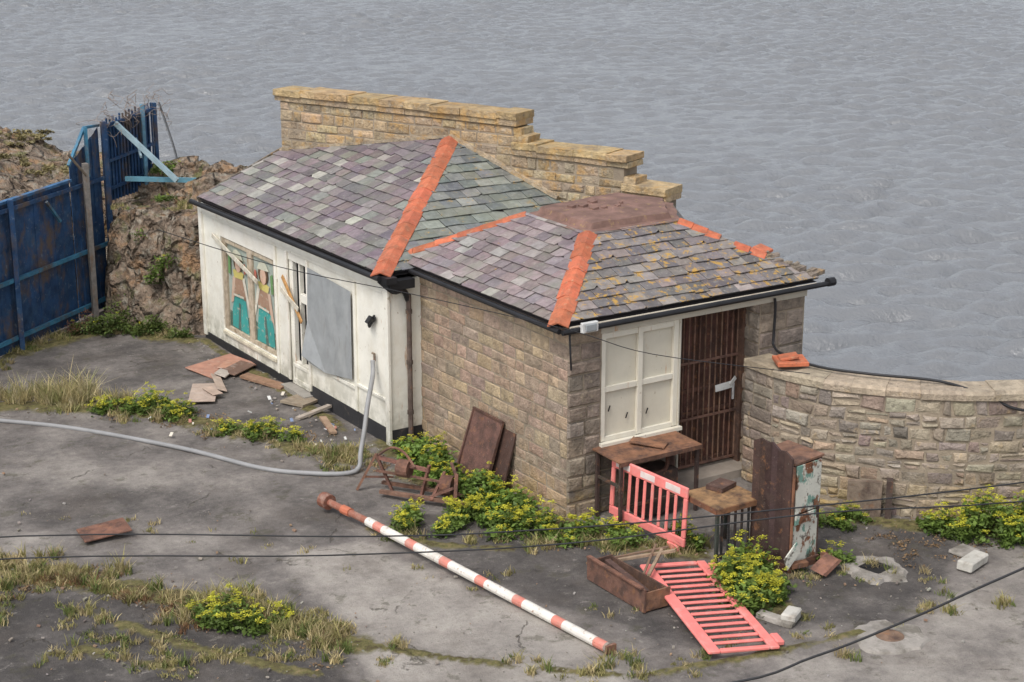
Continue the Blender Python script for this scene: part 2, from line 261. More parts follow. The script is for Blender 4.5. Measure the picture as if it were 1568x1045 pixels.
# ------------------------------------------------------------------ rock bank
front=[(-9,8.45),(-1.35,14.45),(-1.62,13.6),(-1.55,12.75),(-1.05,11.75),(-.45,11.12),(.2,10.95)]
seaw=[(1.3,10.95),(1.35,12.5),(1.05,14),(.7,15.6),(.5,17.5),(.2,19.6),(-.2,21.3),(-.55,23.3),(-1.2,25.5),(-9,32)]
reg=front+seaw
gx=np.concatenate([np.arange(-9,-2.7,.15),np.arange(-2.7,1.9,.042),np.arange(1.95,4.6,.15)]); gy=np.concatenate([np.arange(8.3,10.6,.15),np.arange(10.6,15.3,.045),np.arange(15.4,29,.14)]); X,Y=np.meshgrid(gx,gy)
ins=inpoly(X,Y,reg); df=dpoly(X,Y,front); ds=dpoly(X,Y,seaw)
A=vn(X,Y,.55,21,5); B=vn(X,Y,1.9,33,5)
H=2.25+.60*sst((X+.35)/.8)*sst((16.5-Y)/2)+.35*sst((Y-15)/6)
f1=np.where(ins,df,-df)+B*.12; Zr=H*sst(f1/.62)**.8*(.92)+ .32*A*sst(f1/.8)+.12*B*sst(f1/.3)
fs=np.where(ins,ds,-ds)+B*.25; drop=np.clip((.35-fs)/1.0,0,12); Zr=np.where((df>ds)|(fs<.35),Zr-drop*2.6,Zr)
Zr=np.where((~ins)&(df<=ds),-.4,Zr)
far=(~ins)&(ds<df); Zr=np.where(far,np.minimum(Zr,1.9-2.6*ds),Zr); Zr=np.maximum(Zr,-12)
D3=vn(X,Y,1.6,55,5,Z=Zr*1.0); D4=1-2*np.abs(vn(X,Y,3.4,71,3,Z=Zr*1.5)); msk=sst(f1/.25)
dd=(.22*D3+.11*D4)*msk
gridmesh('rock_bank',X-dd*.9,Y-dd*.45,Zr+dd*.35,m_rock,smooth=False)

# ------------------------------------------------------------------ stone walls
def stones(mb,P,L,z0,z1,ch,wr,pal,top=None,gap=.014,dep=(.012,.035),jt=.006,s0=0,mat=0,ins=(.014,.028),cj=.13):
    z=z0
    while z<z1-.03:
        h=ch*R.uniform(.78,1.22)
        if z+h>z1-ch*.4: h=z1-z
        s=s0+0.
        first=R.uniform(.4,1)
        while s<L-.01:
            w=R.uniform(*wr)*first; first=1
            if L-(s+w)<wr[0]*.6: w=L-s
            zt=z+h
            if top: zt=min(zt,top(s+w/2))
            if zt-z>.045:
                parts=[(z,zt)]
                if jt>.015 and zt-z>.13 and R.random()<.25: zm=z+(zt-z)*R.uniform(.4,.6); parts=[(z,zm),(zm,zt)]
                for za,zb in parts:
                    d=R.uniform(*dep); g=gap/2; i=R.uniform(*ins)
                    o=[(s+g,za+g),(s+w-g,za+g),(s+w-g,zb-g),(s+g,zb-g)]; o=[(a+R.uniform(-jt,jt),b+R.uniform(-jt,jt)) for a,b in o]
                    n_=[(a+R.uniform(-jt,jt),b+R.uniform(-jt,jt)) for (a,b) in [(s+g+i,za+g+i),(s+w-g-i,za+g+i),(s+w-g-i,zb-g-i),(s+g+i,zb-g-i)]]
                    vs=[]
                    for (a,b) in o:
                        x,y,nx,ny=P(a); vs.append((x-nx*.006,y-ny*.006,b))
                    for (a,b) in n_:
                        x,y,nx,ny=P(a); dd=d+R.uniform(-.006,.006); vs.append((x+nx*dd,y+ny*dd,b))
                    x,y,nx,ny=P(s+w*R.uniform(.35,.65)); dd=d+R.uniform(.0,.012); vs.append((x+nx*dd,y+ny*dd,za+(zb-za)*R.uniform(.4,.6)))
                    mb.add(vs,[(0,1,5,4),(1,2,6,5),(2,3,7,6),(3,0,4,7),(4,5,8),(5,6,8),(6,7,8),(7,4,8)],jit(R.choice(pal),cj),mat)
            s+=w
        z+=h
def line(x,y,dx,dy,nx,ny): return lambda s:(x+dx*s,y+dy*s,nx,ny)
pal_side=[(.39,.29,.21),(.42,.31,.215),(.35,.265,.205),(.44,.335,.225),(.38,.275,.205),(.37,.275,.205),(.32,.25,.19),(.40,.30,.20)]
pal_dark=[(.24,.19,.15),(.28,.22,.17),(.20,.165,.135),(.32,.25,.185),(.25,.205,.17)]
hut=empty('stone_hut')
mb=MB()
stones(mb,line(0,4.1,0,-1,-1,0),4.1,0,2.72,.185,(.20,.46),pal_side,gap=.010,dep=(.003,.013),ins=(.008,.018),jt=.009,cj=.16)
mb.box(.0,.35,.004,4.1,-.1,2.74,mat=1)
mb.build('side_wall',[m_stone,m_mortar],hut)
mb=MB()
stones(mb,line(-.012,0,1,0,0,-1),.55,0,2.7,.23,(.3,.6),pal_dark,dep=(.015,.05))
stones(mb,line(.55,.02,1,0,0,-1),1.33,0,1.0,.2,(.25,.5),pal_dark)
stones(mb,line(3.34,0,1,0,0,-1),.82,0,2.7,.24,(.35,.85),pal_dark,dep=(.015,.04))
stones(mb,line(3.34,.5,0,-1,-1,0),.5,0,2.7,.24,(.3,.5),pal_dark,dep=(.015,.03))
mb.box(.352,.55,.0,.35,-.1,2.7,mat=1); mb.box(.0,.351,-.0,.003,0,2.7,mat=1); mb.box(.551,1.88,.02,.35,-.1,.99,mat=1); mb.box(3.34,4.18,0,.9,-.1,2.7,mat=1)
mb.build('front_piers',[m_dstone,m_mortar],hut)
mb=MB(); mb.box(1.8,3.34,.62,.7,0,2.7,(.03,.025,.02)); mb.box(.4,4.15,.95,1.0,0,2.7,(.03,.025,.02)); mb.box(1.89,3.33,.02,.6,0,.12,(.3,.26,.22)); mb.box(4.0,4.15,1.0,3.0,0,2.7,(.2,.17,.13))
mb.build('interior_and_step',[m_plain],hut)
mb=MB(); x=1.9
while x<3.3:
    mb.box(x,x+.112,.47+R.uniform(0,.012),.5,.13,2.62,jit((.11,.055,.04),.3)); x+=.118
for z in (.2,.95,1.3,2.5): mb.box(1.92,3.3,.43,.465,z,z+.06,(.11,.055,.04))
for i in range(14): mb.tube([(1.98+i*.1,.405,.18),(1.98+i*.1,.405,2.56)],.012,6,jit((.20,.115,.08),.2))
for z in (.18,.9,1.75,2.54): mb.box(1.93,3.29,.38,.40,z,z+.035,(.18,.10,.075))
mb.box(1.88,1.93,.05,.5,.12,2.66,(.16,.12,.09)); mb.box(3.28,3.34,.3,.5,.12,2.66,(.12,.07,.05))
mb.build('door_and_grille',[m_rust],hut)
mb=MB(); mb.obox((3.02,.36,1.32),(.16,0,.01),(0,.008,0),(-.005,0,.05),(.7,.7,.68)); mb.box(3.17,3.20,.34,.36,1.1,1.35,(.5,.5,.5)); mb.obox((3.17,.345,1.38),(.05,0,.05),(0,.01,0),(-.015,0,.02),(.6,.6,.58)); mb.build('door_handle_plate',[m_plain],hut)
W8=(.70,.66,.56)
mb=MB()
mb.box(.55,1.86,.06,.1,1.04,2.58,(.60,.56,.46))
for a,b in ((.55,.62),(1.17,1.25),(1.79,1.87)): mb.box(a,b,.0,.058,1.04,2.60,W8)
for z in (1.02,1.74,2.5): mb.box(.621,1.169,.012,.058,z,z+.08,W8); mb.box(1.251,1.789,.012,.058,z,z+.08,W8)
mb.box(.52,1.92,-.07,.0,.98,1.035,W8); mb.box(1.871,1.90,-.02,.4,.2,2.6,(.5,.47,.4))
mb.box(.45,4.2,-.03,.0,2.6,2.7,(.5,.46,.38)); mb.box(-.02,4.35,-.075,-.035,2.70,2.78,(.46,.41,.33))
mb.build('window_shutters',[m_white],hut,bevel=.004)
mb=MB()
for (x,z) in ((.7,1.45),(1.0,1.3),(1.35,1.3)): mb.beam((x,.035,z),(x+.03,.035,z+.08),.014,.01,(.03,.03,.03),up=(0,1,0))
mb.build('latches',[m_black],hut)
WH=(.81,.785,.70); mb=MB(); xf=-.55; xb=-.42
for y0,y1,z0,z1 in ((4.0,6.70,.26,2.62),(7.44,7.86,.14,2.62),(10.2,11.05,.14,2.62),(7.86,10.2,.14,.40),(7.86,10.2,2.12,2.62),(6.70,7.44,2.26,2.62)): mb.box(xf,xb,y0,y1,z0,z1,jit(WH,.03))
mb.box(-.549,0,3.93,3.999,.26,2.62,WH); mb.box(-.42,.1,10.95,11.05,0,2.6,WH)
mb.box(-.60,-.551,3.9,4.02,.0,2.62,WH); mb.box(-.60,-.551,10.93,11.06,.1,2.62,WH)
mb.box(-.60,-.551,4.021,10.929,2.46,2.62,(.8,.78,.70)); mb.box(-.575,-.551,4.021,10.929,2.40,2.457,WH)
for y in (4.98,6.62,7.40,7.84): mb.box(-.585,-.551,y,y+.07,.28 if y<6.6 else .16,2.397,jit(WH,.05))
mb.box(-.60,-.551,7.93,10.15,.33,.39,(.70,.64,.5)); mb.box(-.58,-.551,4.021,4.979,.7,.75,WH); mb.box(-.58,-.551,5.06,6.6,.62,.68,WH)
mb.box(-.53,-.45,6.71,7.43,.1,.52,(.76,.73,.64)); mb.box(-.545,-.532,6.78,7.36,.16,.22,WH); mb.box(-.545,-.532,6.78,7.36,.42,.48,WH); mb.box(-.545,-.532,6.78,6.84,.221,.419,WH); mb.box(-.545,-.532,7.3,7.36,.221,.419,WH)
mb.box(-.53,-.45,7.28,7.43,.521,2.259,WH); mb.box(-.53,-.45,6.71,6.78,.521,2.259,WH); mb.box(-.53,-.45,7.02,7.06,.521,2.259,WH); mb.box(-.53,-.46,6.79,7.01,1.60,1.75,WH)
mb.build('shop_front',[m_white],hut,bevel=.005)
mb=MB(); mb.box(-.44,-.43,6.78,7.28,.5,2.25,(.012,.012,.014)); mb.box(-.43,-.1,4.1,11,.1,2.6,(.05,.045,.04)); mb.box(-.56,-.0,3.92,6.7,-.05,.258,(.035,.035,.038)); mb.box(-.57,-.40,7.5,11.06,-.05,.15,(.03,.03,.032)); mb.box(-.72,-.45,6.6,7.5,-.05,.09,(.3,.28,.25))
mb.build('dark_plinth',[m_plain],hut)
mb=MB(); FR=(.46,.39,.29)
for a,b in ((7.87,8.05),(8.93,9.12),(10.03,10.19)): mb.box(-.53,-.46,a,b,.41,2.11,jit(FR))
for z in (.41,2.03): mb.box(-.53,-.46,8.051,8.929,z,z+.075,FR); mb.box(-.53,-.46,9.121,10.029,z,z+.075,FR)
mb.beam((-.60,10.45,2.10),(-.60,8.55,1.62),.02,.09,(.6,.56,.46),up=(0,0,1)); mb.beam((-.60,7.55,1.95),(-.60,6.85,1.30),.02,.08,(.5,.27,.10)); mb.beam((-.61,7.6,1.72),(-.61,6.95,1.5),.02,.09,(.6,.55,.45))
mb.build('window_frames_and_planks',[m_wood],hut,bevel=.004)
mb=MB()
def fig(yc,hw,sd_):
    mb.box(-.49,-.48,yc-hw,yc+hw,.48,2.04,(.36,.41,.36)); z0=.49; x=-.494
    k=[0]
    def poly(pts,c):
        k[0]+=1; xx=x-.002*k[0]; mb.add([(xx,yc-a*sd_,z0+b) for a,b in pts],[tuple(range(len(pts)))],c)
    el=lambda cx,cz,rx,rz:[(cx+rx*math.cos(t*.5236),cz+rz*math.sin(t*.5236)) for t in range(12)]
    poly([(-hw,0),(hw,0),(hw,.35),(.1,.25),(-hw,.3)],(.09,.13,.10)); poly([(-.34,.02),(.38,.0),(.34,.3),(.27,.62),(.05,.70),(-.2,.6),(-.32,.35)],(.06,.34,.31))
    poly([(-.10,.0),(.02,.0),(.06,.5),(-.02,.52)],(.10,.16,.14)); poly([(-.22,.58),(0,.68),(.27,.6),(.30,.8),(.22,1.02),(-.15,1.0),(-.26,.8)],(.36,.23,.16)); poly([(-.36,.45),(-.24,.5),(-.12,.98),(-.24,.96)],(.58,.42,.32)); poly([(.40,.45),(.42,.6),(.28,1.03),(.17,1.0)],(.66,.62,.52))
    poly([(-.16,.96),(.20,.98),(.25,1.10),(.0,1.14),(-.22,1.09)],(.58,.50,.16)); poly(el(.02,1.27,.20,.19),(.12,.07,.04)); poly(el(.02,1.23,.12,.15),(.62,.42,.31)); poly([(-.24,1.36),(.26,1.33),(.16,1.45),(.0,1.5),(-.12,1.47)],(.58,.58,.46))
    poly([(-.40,1.0),(-.3,.98),(-.28,1.3),(-.38,1.35)],(.16,.30,.12)); poly(el(.32,1.2,.05,.10),(.50,.14,.10)); poly([(-.2,.62),(.25,.64),(.24,.68),(-.2,.66)],(.62,.58,.48))
fig(9.58,.45,1); fig(8.49,.43,-1)
mb.build('painted_murals',[m_paint],hut)
mb=MB(); mb.add([(-.60,6.58,2.30),(-.60,5.08,2.22),(-.60,5.10,.78),(-.62,6.0,.66),(-.68,6.4,.72),(-.74,6.62,.82),(-.62,6.60,1.4)],[(0,1,2,3,6),(3,4,5,6)]); mb.build('metal_board',[m_metal],hut)
mb=MB()
mb.tube([(-.74,11.0,2.64),(-.74,3.86,2.70)],.045,10); mb.tube([(-.18,4.0,2.74),(-.18,-.05,2.74)],.038,10); mb.tube([(-.18,-.12,2.74),(4.5,-.12,2.76)],.038,10); mb.tube([(4.5,-.12,2.78),(4.62,-.12,2.78)],.065,10)
mb.tube(spline([(-.70,3.95,2.66),(-.55,3.8,2.5),(-.35,3.85,2.48),(-.25,3.87,2.3)],4),.045,8); mb.box(-.62,-.2,3.75,3.9,2.52,2.66); mb.obox((-.62,3.8,2.68),(.09,0,0),(0,.1,0),(0,0,.05))
mb.tube([(-.59,4.37,1.93),(-.66,4.34,1.98),(-.70,4.36,1.9)],.045,8); mb.beam((-.60,4.30,2.0),(-.60,4.5,1.8),.03,.06)
mb.tube(spline([(-.05,-.1,2.7),(-.06,-.14,2.4),(-.02,-.1,2.2)],4),.014,6)
mb.build('gutters',[m_black],hut)
mb=MB(); mb.tube([(-.25,3.86,2.4),(-.25,3.86,.0)],.04,8,(.13,.10,.085))
for z in (.5,1.3,2.1): mb.tube([(-.25,3.86,z),(-.25,3.86,z+.06)],.052,8,(.11,.09,.075))
mb.tube([(-.60,4.34,1.28),(-.60,4.34,1.4),(-.64,4.34,1.42)],.02,6,(.25,.2,.15)); mb.build('downpipe_and_tap',[m_rust],hut)
mb=MB(); mb.box(.06,.32,-.24,-.18,2.72,2.86,(.6,.6,.58)); mb.box(.1,.2,-.18,-.1,2.74,2.8,(.5,.5,.5)); mb.box(.10,.28,-.26,-.241,2.74,2.84,(.3,.32,.33)); mb.build('floodlight',[m_plain],hut,bevel=.01)
# ---- roofs
def clip(poly,C):
    out=poly
    for i in range(len(C)):
        a=C[i]; b=C[(i+1)%len(C)]; inp=out; out=[]
        if not inp: return []
        f=lambda p:(b[0]-a[0])*(p[1]-a[1])-(b[1]-a[1])*(p[0]-a[0])
        for j in range(len(inp)):
            p=inp[j]; q=inp[(j+1)%len(inp)]; fp,fq=f(p),f(q)
            if fp>=0: out.append(p)
            if (fp>=0)!=(fq>=0):
                t=fp/(fp-fq); out.append((p[0]+(q[0]-p[0])*t,p[1]+(q[1]-p[1])*t))
    return out
def slates(name,O,U,Vv,pts,w,e,pal,mat):
    mb=MB(); O=Vector(O);U=Vector(U).normalized();Vv=Vector(Vv).normalized();N_=U.cross(Vv).normalized()
    if N_.z<0:N_=-N_
    C=[((Vector(p)-O).dot(U),(Vector(p)-O).dot(Vv)) for p in pts]
    ar=sum(C[i][0]*C[(i+1)%len(C)][1]-C[(i+1)%len(C)][0]*C[i][1] for i in range(len(C)))
    if ar<0:C=C[::-1]
    u0=min(c[0] for c in C)-.1;u1=max(c[0] for c in C);v1=max(c[1] for c in C); v=-.02;row=0
    while v<v1:
        u=u0-(w/2 if row%2 else 0)-.1
        while u<u1:
            ww=w*R.uniform(.88,1.05); dv=R.uniform(-.014,.006)
            if R.random()<.05: dv-=.045
            sk=R.uniform(-.010,.010)
            rect=[(u+.003,v+dv-sk),(u+ww-.004,v+dv+sk),(u+ww-.004,v+e+.03),(u+.003,v+e+.03)]
            q=R.random()
            if q<.07: rect=[(u+.003,v+dv),(u+ww*.7,v+dv),(u+ww-.004,v+dv+.06),(u+ww-.004,v+e+.03),(u+.003,v+e+.03)]
            elif q<.12: rect=[(u+.003,v+dv+.05),(u+ww*.3,v+dv),(u+ww-.004,v+dv),(u+ww-.004,v+e+.03),(u+.003,v+e+.03)]
            pc=clip(rect,C)
            if len(pc)>2:
                lift=R.uniform(0,.010); tw=R.uniform(-.006,.006)
                top=[O+U*a+Vv*b+N_*(.026+lift-.022*(b-v)/(e+.03)+tw*(a-u)/w*2) for a,b in pc]; bot=[p-N_*.012 for p in top]; k=len(pc)
                mb.add(top+bot,[tuple(range(k))]+[(i,(i+1)%k,k+(i+1)%k,k+i) for i in range(k)],jit(R.choice(pal),.16))
            u+=ww
        v+=e;row+=1
    mb.add([Vector(p)-N_*.004 for p in pts],[tuple(range(len(pts)))],mat=1); mb.add([Vector(p)-N_*.06 for p in pts],[tuple(range(len(pts)))],mat=1)
    return mb.build(name,[mat,m_under],hut)
c1=V(-.69,3.92,2.75);A1=V(2.45,7.07,4.08); e1=V(-.69,10.75,2.72); t1=V(.96,10.72,3.45)
c2=V(-.14,.03,2.81);A2=V(1.43,1.60,3.55); e2=V(-.14,4.5,2.81); t2=V(1.45,3.22,3.55); c3=V(4.46,.03,2.81); t3=V(3.08,1.6,3.55)
P_pur=[(.17,.135,.15),(.205,.165,.175),(.185,.15,.16),(.14,.12,.13),(.25,.225,.22),(.24,.225,.20),(.165,.155,.15),(.185,.145,.145),(.36,.34,.30),(.22,.23,.205),(.16,.13,.15),(.20,.16,.17)]
P_gr=[(.17,.185,.17),(.21,.22,.20),(.14,.155,.15),(.20,.20,.17),(.25,.26,.23),(.16,.165,.17)]
P_pb=[(.22,.17,.175),(.26,.205,.205),(.19,.15,.16),(.23,.19,.20),(.28,.225,.22),(.21,.17,.16),(.31,.28,.26)]
P_fr=[(.16,.145,.14),(.20,.175,.16),(.14,.125,.125),(.24,.20,.18),(.18,.16,.16),(.27,.24,.22)]
def updir(a,b,along):
    al=Vector(along).normalized(); d=b-a; return (d-al*d.dot(al)).normalized()
slates('roof_slates_left',c1,(0,1,0),updir(c1,A1,(0,1,0)),[c1,e1,t1,A1],.31,.235,P_pur,m_sl1)
r1b=V(3.30,5.05,3.235); slates('roof_slates_hip',c1,(1,0,0),updir(c1,A1,(1,0,0)),[c1,V(3.6,3.92,2.75),r1b,A1],.31,.235,P_gr,m_sl2)
slates('roof_slates_lower_left',c2,(0,1,0),updir(c2,A2,(0,1,0)),[c2,e2,t2,A2],.28,.19,P_pb,m_sl1)
slates('roof_slates_lower_front',c2,(1,0,0),updir(c2,A2,(1,0,0)),[c2,c3,t3,A2],.28,.19,P_fr,m_sl3)
mb=MB(); tb=V(3.35,3.5,3.55); tc_=V(3.75,2.6,3.55)
mb.add([A2,t3,tc_,tb,t2],[(0,1,2,3,4)])
rim=[]; cor=[A2+V(-.05,-.04,0),t3+V(0,-.05,0),tc_,tb,t2+V(-.05,.0,0)]
for i in range(5):
    for k in range(6):
        rim.append(cor[i].lerp(cor[(i+1)%5],k/6)+V(R.uniform(-.02,.02),R.uniform(-.02,.02),.012))
ctr=V(2.45,2.45,0); n_=len(rim); rings=[rim]
for f,h in ((.90,.03),(.86,.035),(.82,.12),(.45,.135),(.2,.14)):
    rings.append([V(ctr.x+(p.x-ctr.x)*f+R.uniform(-.008,.008),ctr.y+(p.y-ctr.y)*f+R.uniform(-.008,.008),3.55+h+R.uniform(-.006,.006)) for p in rim])
vs=[p for r_ in rings for p in r_]+[V(ctr.x,ctr.y,3.69)]; fs=[]
for j in range(5):
    for i in range(n_): fs.append((j*n_+i,j*n_+(i+1)%n_,(j+1)*n_+(i+1)%n_,(j+1)*n_+i))
for i in range(n_): fs.append((5*n_+i,5*n_+(i+1)%n_,6*n_))
mb.add(vs,fs)
for i in range(9):
    x,y=2.2+R.uniform(-.3,.5),2.6+R.uniform(-.3,.4); s=R.uniform(.02,.05); mb.obox((x,y,3.70),(s,0,.01),(0,s*1.4,0),(0,0,.02),)
mb.build('roof_felt_patch',[m_felt],hut)
mb=MB(); mb.add([c3,V(4.55,1.3,2.7),V(4.3,2.7,3.0),tc_,t3],[(0,1,2,3,4)],(.15,.13,.12)); mb.add([e2,t2,tb,V(3.75,4.4,2.9)],[(0,1,2,3)],(.17,.15,.14)); mb.add([tc_,V(4.3,2.7,3.0),V(3.75,4.4,2.9),tb],[(0,1,2,3)],(.16,.14,.13))
mb.build('roof_back_slopes',[m_sl2],hut)
def hips(mb,p,q,n1,n2,L=.40,w=.15,col=(.46,.135,.07)):
    p,q=Vector(p),Vector(q); d=(q-p).normalized(); n1=Vector(n1).normalized(); n2=Vector(n2).normalized()
    s1=d.cross(n1).normalized(); s2=d.cross(n2).normalized()
    if s1.dot(n2)>0: s1=-s1
    if s2.dot(n1)>0: s2=-s2
    n_=int((q-p).length/L)+1; L=(q-p).length/n_; up=(n1+n2).normalized()
    for i in range(n_):
        a=p+d*L*i-d*.012; b_=p+d*L*(i+1)-d*.006; j=V(R.uniform(-.01,.01),R.uniform(-.01,.01),0); vs=[]
        for pt,li in ((a,.028),(b_,.018)):
            pt=pt+j
            vs+=[pt+s1*w+n1*(li+.005),pt+s1*.03+up*(li+.035),pt+s2*.03+up*(li+.035),pt+s2*w+n2*(li+.005),pt+s2*w+n2*(li-.02),pt+up*(li),pt+s1*w+n1*(li-.02)]
        mb.add(vs,[(k,(k+1)%7,7+(k+1)%7,7+k) for k in range(7)]+[(0,1,2,3,4,5,6),(13,12,11,10,9,8,7)],jit(col,.2))
nL1=V(0,1,0).cross(A1-c1); nL1=nL1 if nL1.z>0 else -nL1; nF1=V(1,0,0).cross(A1-c1); nF1=nF1 if nF1.z>0 else -nF1
nL2=V(0,1,0).cross(A2-c2); nL2=nL2 if nL2.z>0 else -nL2; nF2=V(1,0,0).cross(A2-c2); nF2=nF2 if nF2.z>0 else -nF2
mb=MB(); hips(mb,c1+V(-.02,-.02,0),A1,nL1,nF1,w=.16); hips(mb,c2+V(-.02,-.02,0),A2+V(.03,.03,.01),nL2,nF2,w=.145)
hips(mb,e2+V(-.02,.02,.0),t2,nL2,V(0,.45,1),w=.12); d=(t3-c3); hips(mb,c3+d*.38,c3+d*.60,nF2,V(.45,0,1),w=.13,L=.3); hips(mb,c3+d*.70,t3,nF2,V(.45,0,1),w=.13,L=.3)
mb.obox(c3+d*.40+V(.1,.1,.06),(.12,.05,0),(-.04,.1,.03),(0,0,.02),(.5,.15,.08))
mb.build('hip_tiles',[m_tile],hut,bevel=.006)
mb=MB(); mb.beam(A1+V(0,0,.03),r1b+V(0,0,.05),.16,.06,(.44,.36,.26)); mb.beam(A1+V(-.03,0,.02),t1+V(0,0,.03),.10,.05,(.38,.31,.22)); mb.beam(e1+V(0,.05,-.03),t1+V(0,.05,-.03),.04,.12,(.16,.14,.12))
for i in range(26):
    t_=R.random(); pp=c3.lerp(t3,t_*.38)+V(R.uniform(-.05,.12),R.uniform(0,.1),R.uniform(.0,.05)); s=R.uniform(.03,.08); mb.obox(pp,(s,R.uniform(-.02,.02),.01),(R.uniform(-.02,.02),s*.8,0),(0,0,s*.4),jit((.24,.20,.16)))
mb.build('mortar_flashing',[m_ystone],hut)

# ---- rear parapet wall
wd=V(.391,-.920,0); wn_=(-.92,-.391); pal_y=[(.42,.32,.20),(.37,.285,.19),(.46,.35,.215),(.31,.25,.18),(.40,.32,.22),(.34,.265,.17)]
mb=MB()
def topf(s): return 4.38 if s<5.15 else 3.90 if s<7.29 else 3.42
Pw=line(.94,10.64,wd.x,wd.y,*wn_)
stones(mb,Pw,8.02,2.3,4.38,.175,(.18,.50),pal_y,top=topf,dep=(.002,.024),gap=.012,ins=(.01,.024),jt=.014,cj=.16)
def wbox(s0,s1,z0,z1,d0,d1,col=(.3,.25,.18),mat=0,j=0):
    a=V(.94,10.64,0)+wd*((s0+s1)/2); n_=V(wn_[0],wn_[1],0); mb.obox(a+n_*((d0+d1)/2)+V(0,0,(z0+z1)/2),wd*((s1-s0)/2)+V(0,0,R.uniform(-j,j)),n_*((d1-d0)/2),V(R.uniform(-j,j),R.uniform(-j,j),(z1-z0)/2),col,mat)
for s0,s1,zt in ((0,5.15,4.375),(5.15,7.29,3.895),(7.29,8.03,3.415),(8.03,9.4,2.6)): wbox(s0,s1,-9.5,zt,-.42,0,mat=1)
for s0,s1,z in ((-.1,5.24,4.385),(5.14,7.38,3.905),(7.28,8.1,3.425)):
    s=s0
    while s<s1-.01:
        L_=R.uniform(.3,.8)
        if s1-s-L_<.3:L_=s1-s
        hh=R.uniform(.195,.23); wbox(s+.001,s+L_-.001,z,z+hh*.45,-.46,.045+R.uniform(-.01,.01),jit((.40,.31,.20),.14),0,.006); wbox(s+.001,s+L_-.001,z+hh*.45+.002,z+hh,-.49,.08+R.uniform(-.015,.012),jit((.45,.335,.18),.14),0,.007); s+=L_
for (s0,s1,z0,z1) in ((5.16,5.45,4.13,4.25),(5.16,5.32,4.25,4.36),(7.30,7.52,3.65,3.76)): wbox(s0,s1,z0,z1,-.35,.02,jit((.40,.31,.19)),0,.01)
mb.build('parapet_wall',[m_ystone,m_mortar],bevel=.018)

# ---- boundary wall on the right
PL=spline([(3.08,-.62,0),(3.24,-1.32,0),(3.64,-1.92,0),(4.25,-2.62,0),(5.3,-3.3,0),(6.6,-3.9,0),(8.6,-4.7,0),(12,-6.2,0)],8)
cum=[0]
for a,b_ in zip(PL,PL[1:]): cum.append(cum[-1]+(b_-a).length)
def Pb(s,off=0):
    s=max(0,min(s,cum[-1]-1e-4)); i=max(k for k in range(len(cum)-1) if cum[k]<=s); t_=(s-cum[i])/(cum[i+1]-cum[i]); p_=PL[i].lerp(PL[i+1],t_)
    i2=min(i+1,len(PL)-2); d=((PL[i+1]-PL[i])*(1-t_)+(PL[i2+1]-PL[i2])*t_).normalized(); return (p_.x,p_.y,d.y,-d.x)
mb=MB(); pal_b=[(.32,.27,.21),(.36,.30,.225),(.26,.22,.18),(.39,.325,.245),(.31,.26,.215),(.35,.30,.24),(.23,.195,.165),(.32,.28,.225),(.29,.24,.19),(.35,.26,.19),(.30,.24,.21)]
stones(mb,Pb,cum[-1],-.02,1.72,.17,(.12,.44),pal_b,gap=.018,jt=.024,dep=(.002,.035),ins=(.014,.036),cj=.2)
st=np.arange(0,cum[-1],.25)
for a,b_ in zip(st,st[1:]):
    x0,y0,nx,ny=Pb(a);x1,y1,mx_,my_=Pb(b_); z0,z1=-.1,1.72
    mb.add([(x0,y0,z0),(x1,y1,z0),(x1,y1,z1),(x0,y0,z1),(x0-nx*.45,y0-ny*.45,-9),(x1-mx_*.45,y1-my_*.45,-9),(x1-mx_*.45,y1-my_*.45,z1),(x0-nx*.45,y0-ny*.45,z1)],[(0,1,2,3),(4,7,6,5)]+([(0,3,7,4)] if a==0 else []),mat=1)
s=0
while s<cum[-1]-.3:
    L_=R.uniform(.3,.6); x0,y0,nx,ny=Pb(s+.001);x1,y1,mx_,my_=Pb(s+L_-.001); zt=1.85+R.uniform(-.012,.012); c=jit((.40,.33,.245),.08); o=.035+R.uniform(-.02,.02)
    vs=[]
    for (x,y,a,b_) in ((x0,y0,nx,ny),(x1,y1,mx_,my_)): vs+=[(x+a*o,y+b_*o,1.725),(x+a*o,y+b_*o,zt-.04),(x+a*(o-.05),y+b_*(o-.05),zt),(x-a*.44,y-b_*.44,zt+.01),(x-a*.5,y-b_*.5,zt-.04),(x-a*.5,y-b_*.5,1.725)]
    mb.add(vs,[(k,(k+1)%6,6+(k+1)%6,6+k) for k in range(6)]+[(0,1,2,3,4,5),(11,10,9,8,7,6)],c); s+=L_
stones(mb,line(3.08,-.02,0,-1,-1,0),.6,0,1.72,.17,(.2,.4),pal_b,dep=(.006,.02)); mb.box(3.09,3.5,-.62,-.03,-.1,1.72,mat=1); mb.box(3.04,3.52,-.64,-.03,1.725,1.84,(.40,.33,.235))
mb.build('stone_boundary_wall',[m_stone,m_mortar])
mb=MB(); mb.obox((3.32,-.70,1.93),(.2,-.1,0),(.10,.18,.0),(0,0,.03),(.50,.15,.075)); mb.obox((3.29,-.68,1.99),(.12,-.06,.02),(.06,.1,.0),(0,0,.02),(.47,.14,.07)); mb.build('terracotta_ridge_tile',[m_tile],bevel=.008)

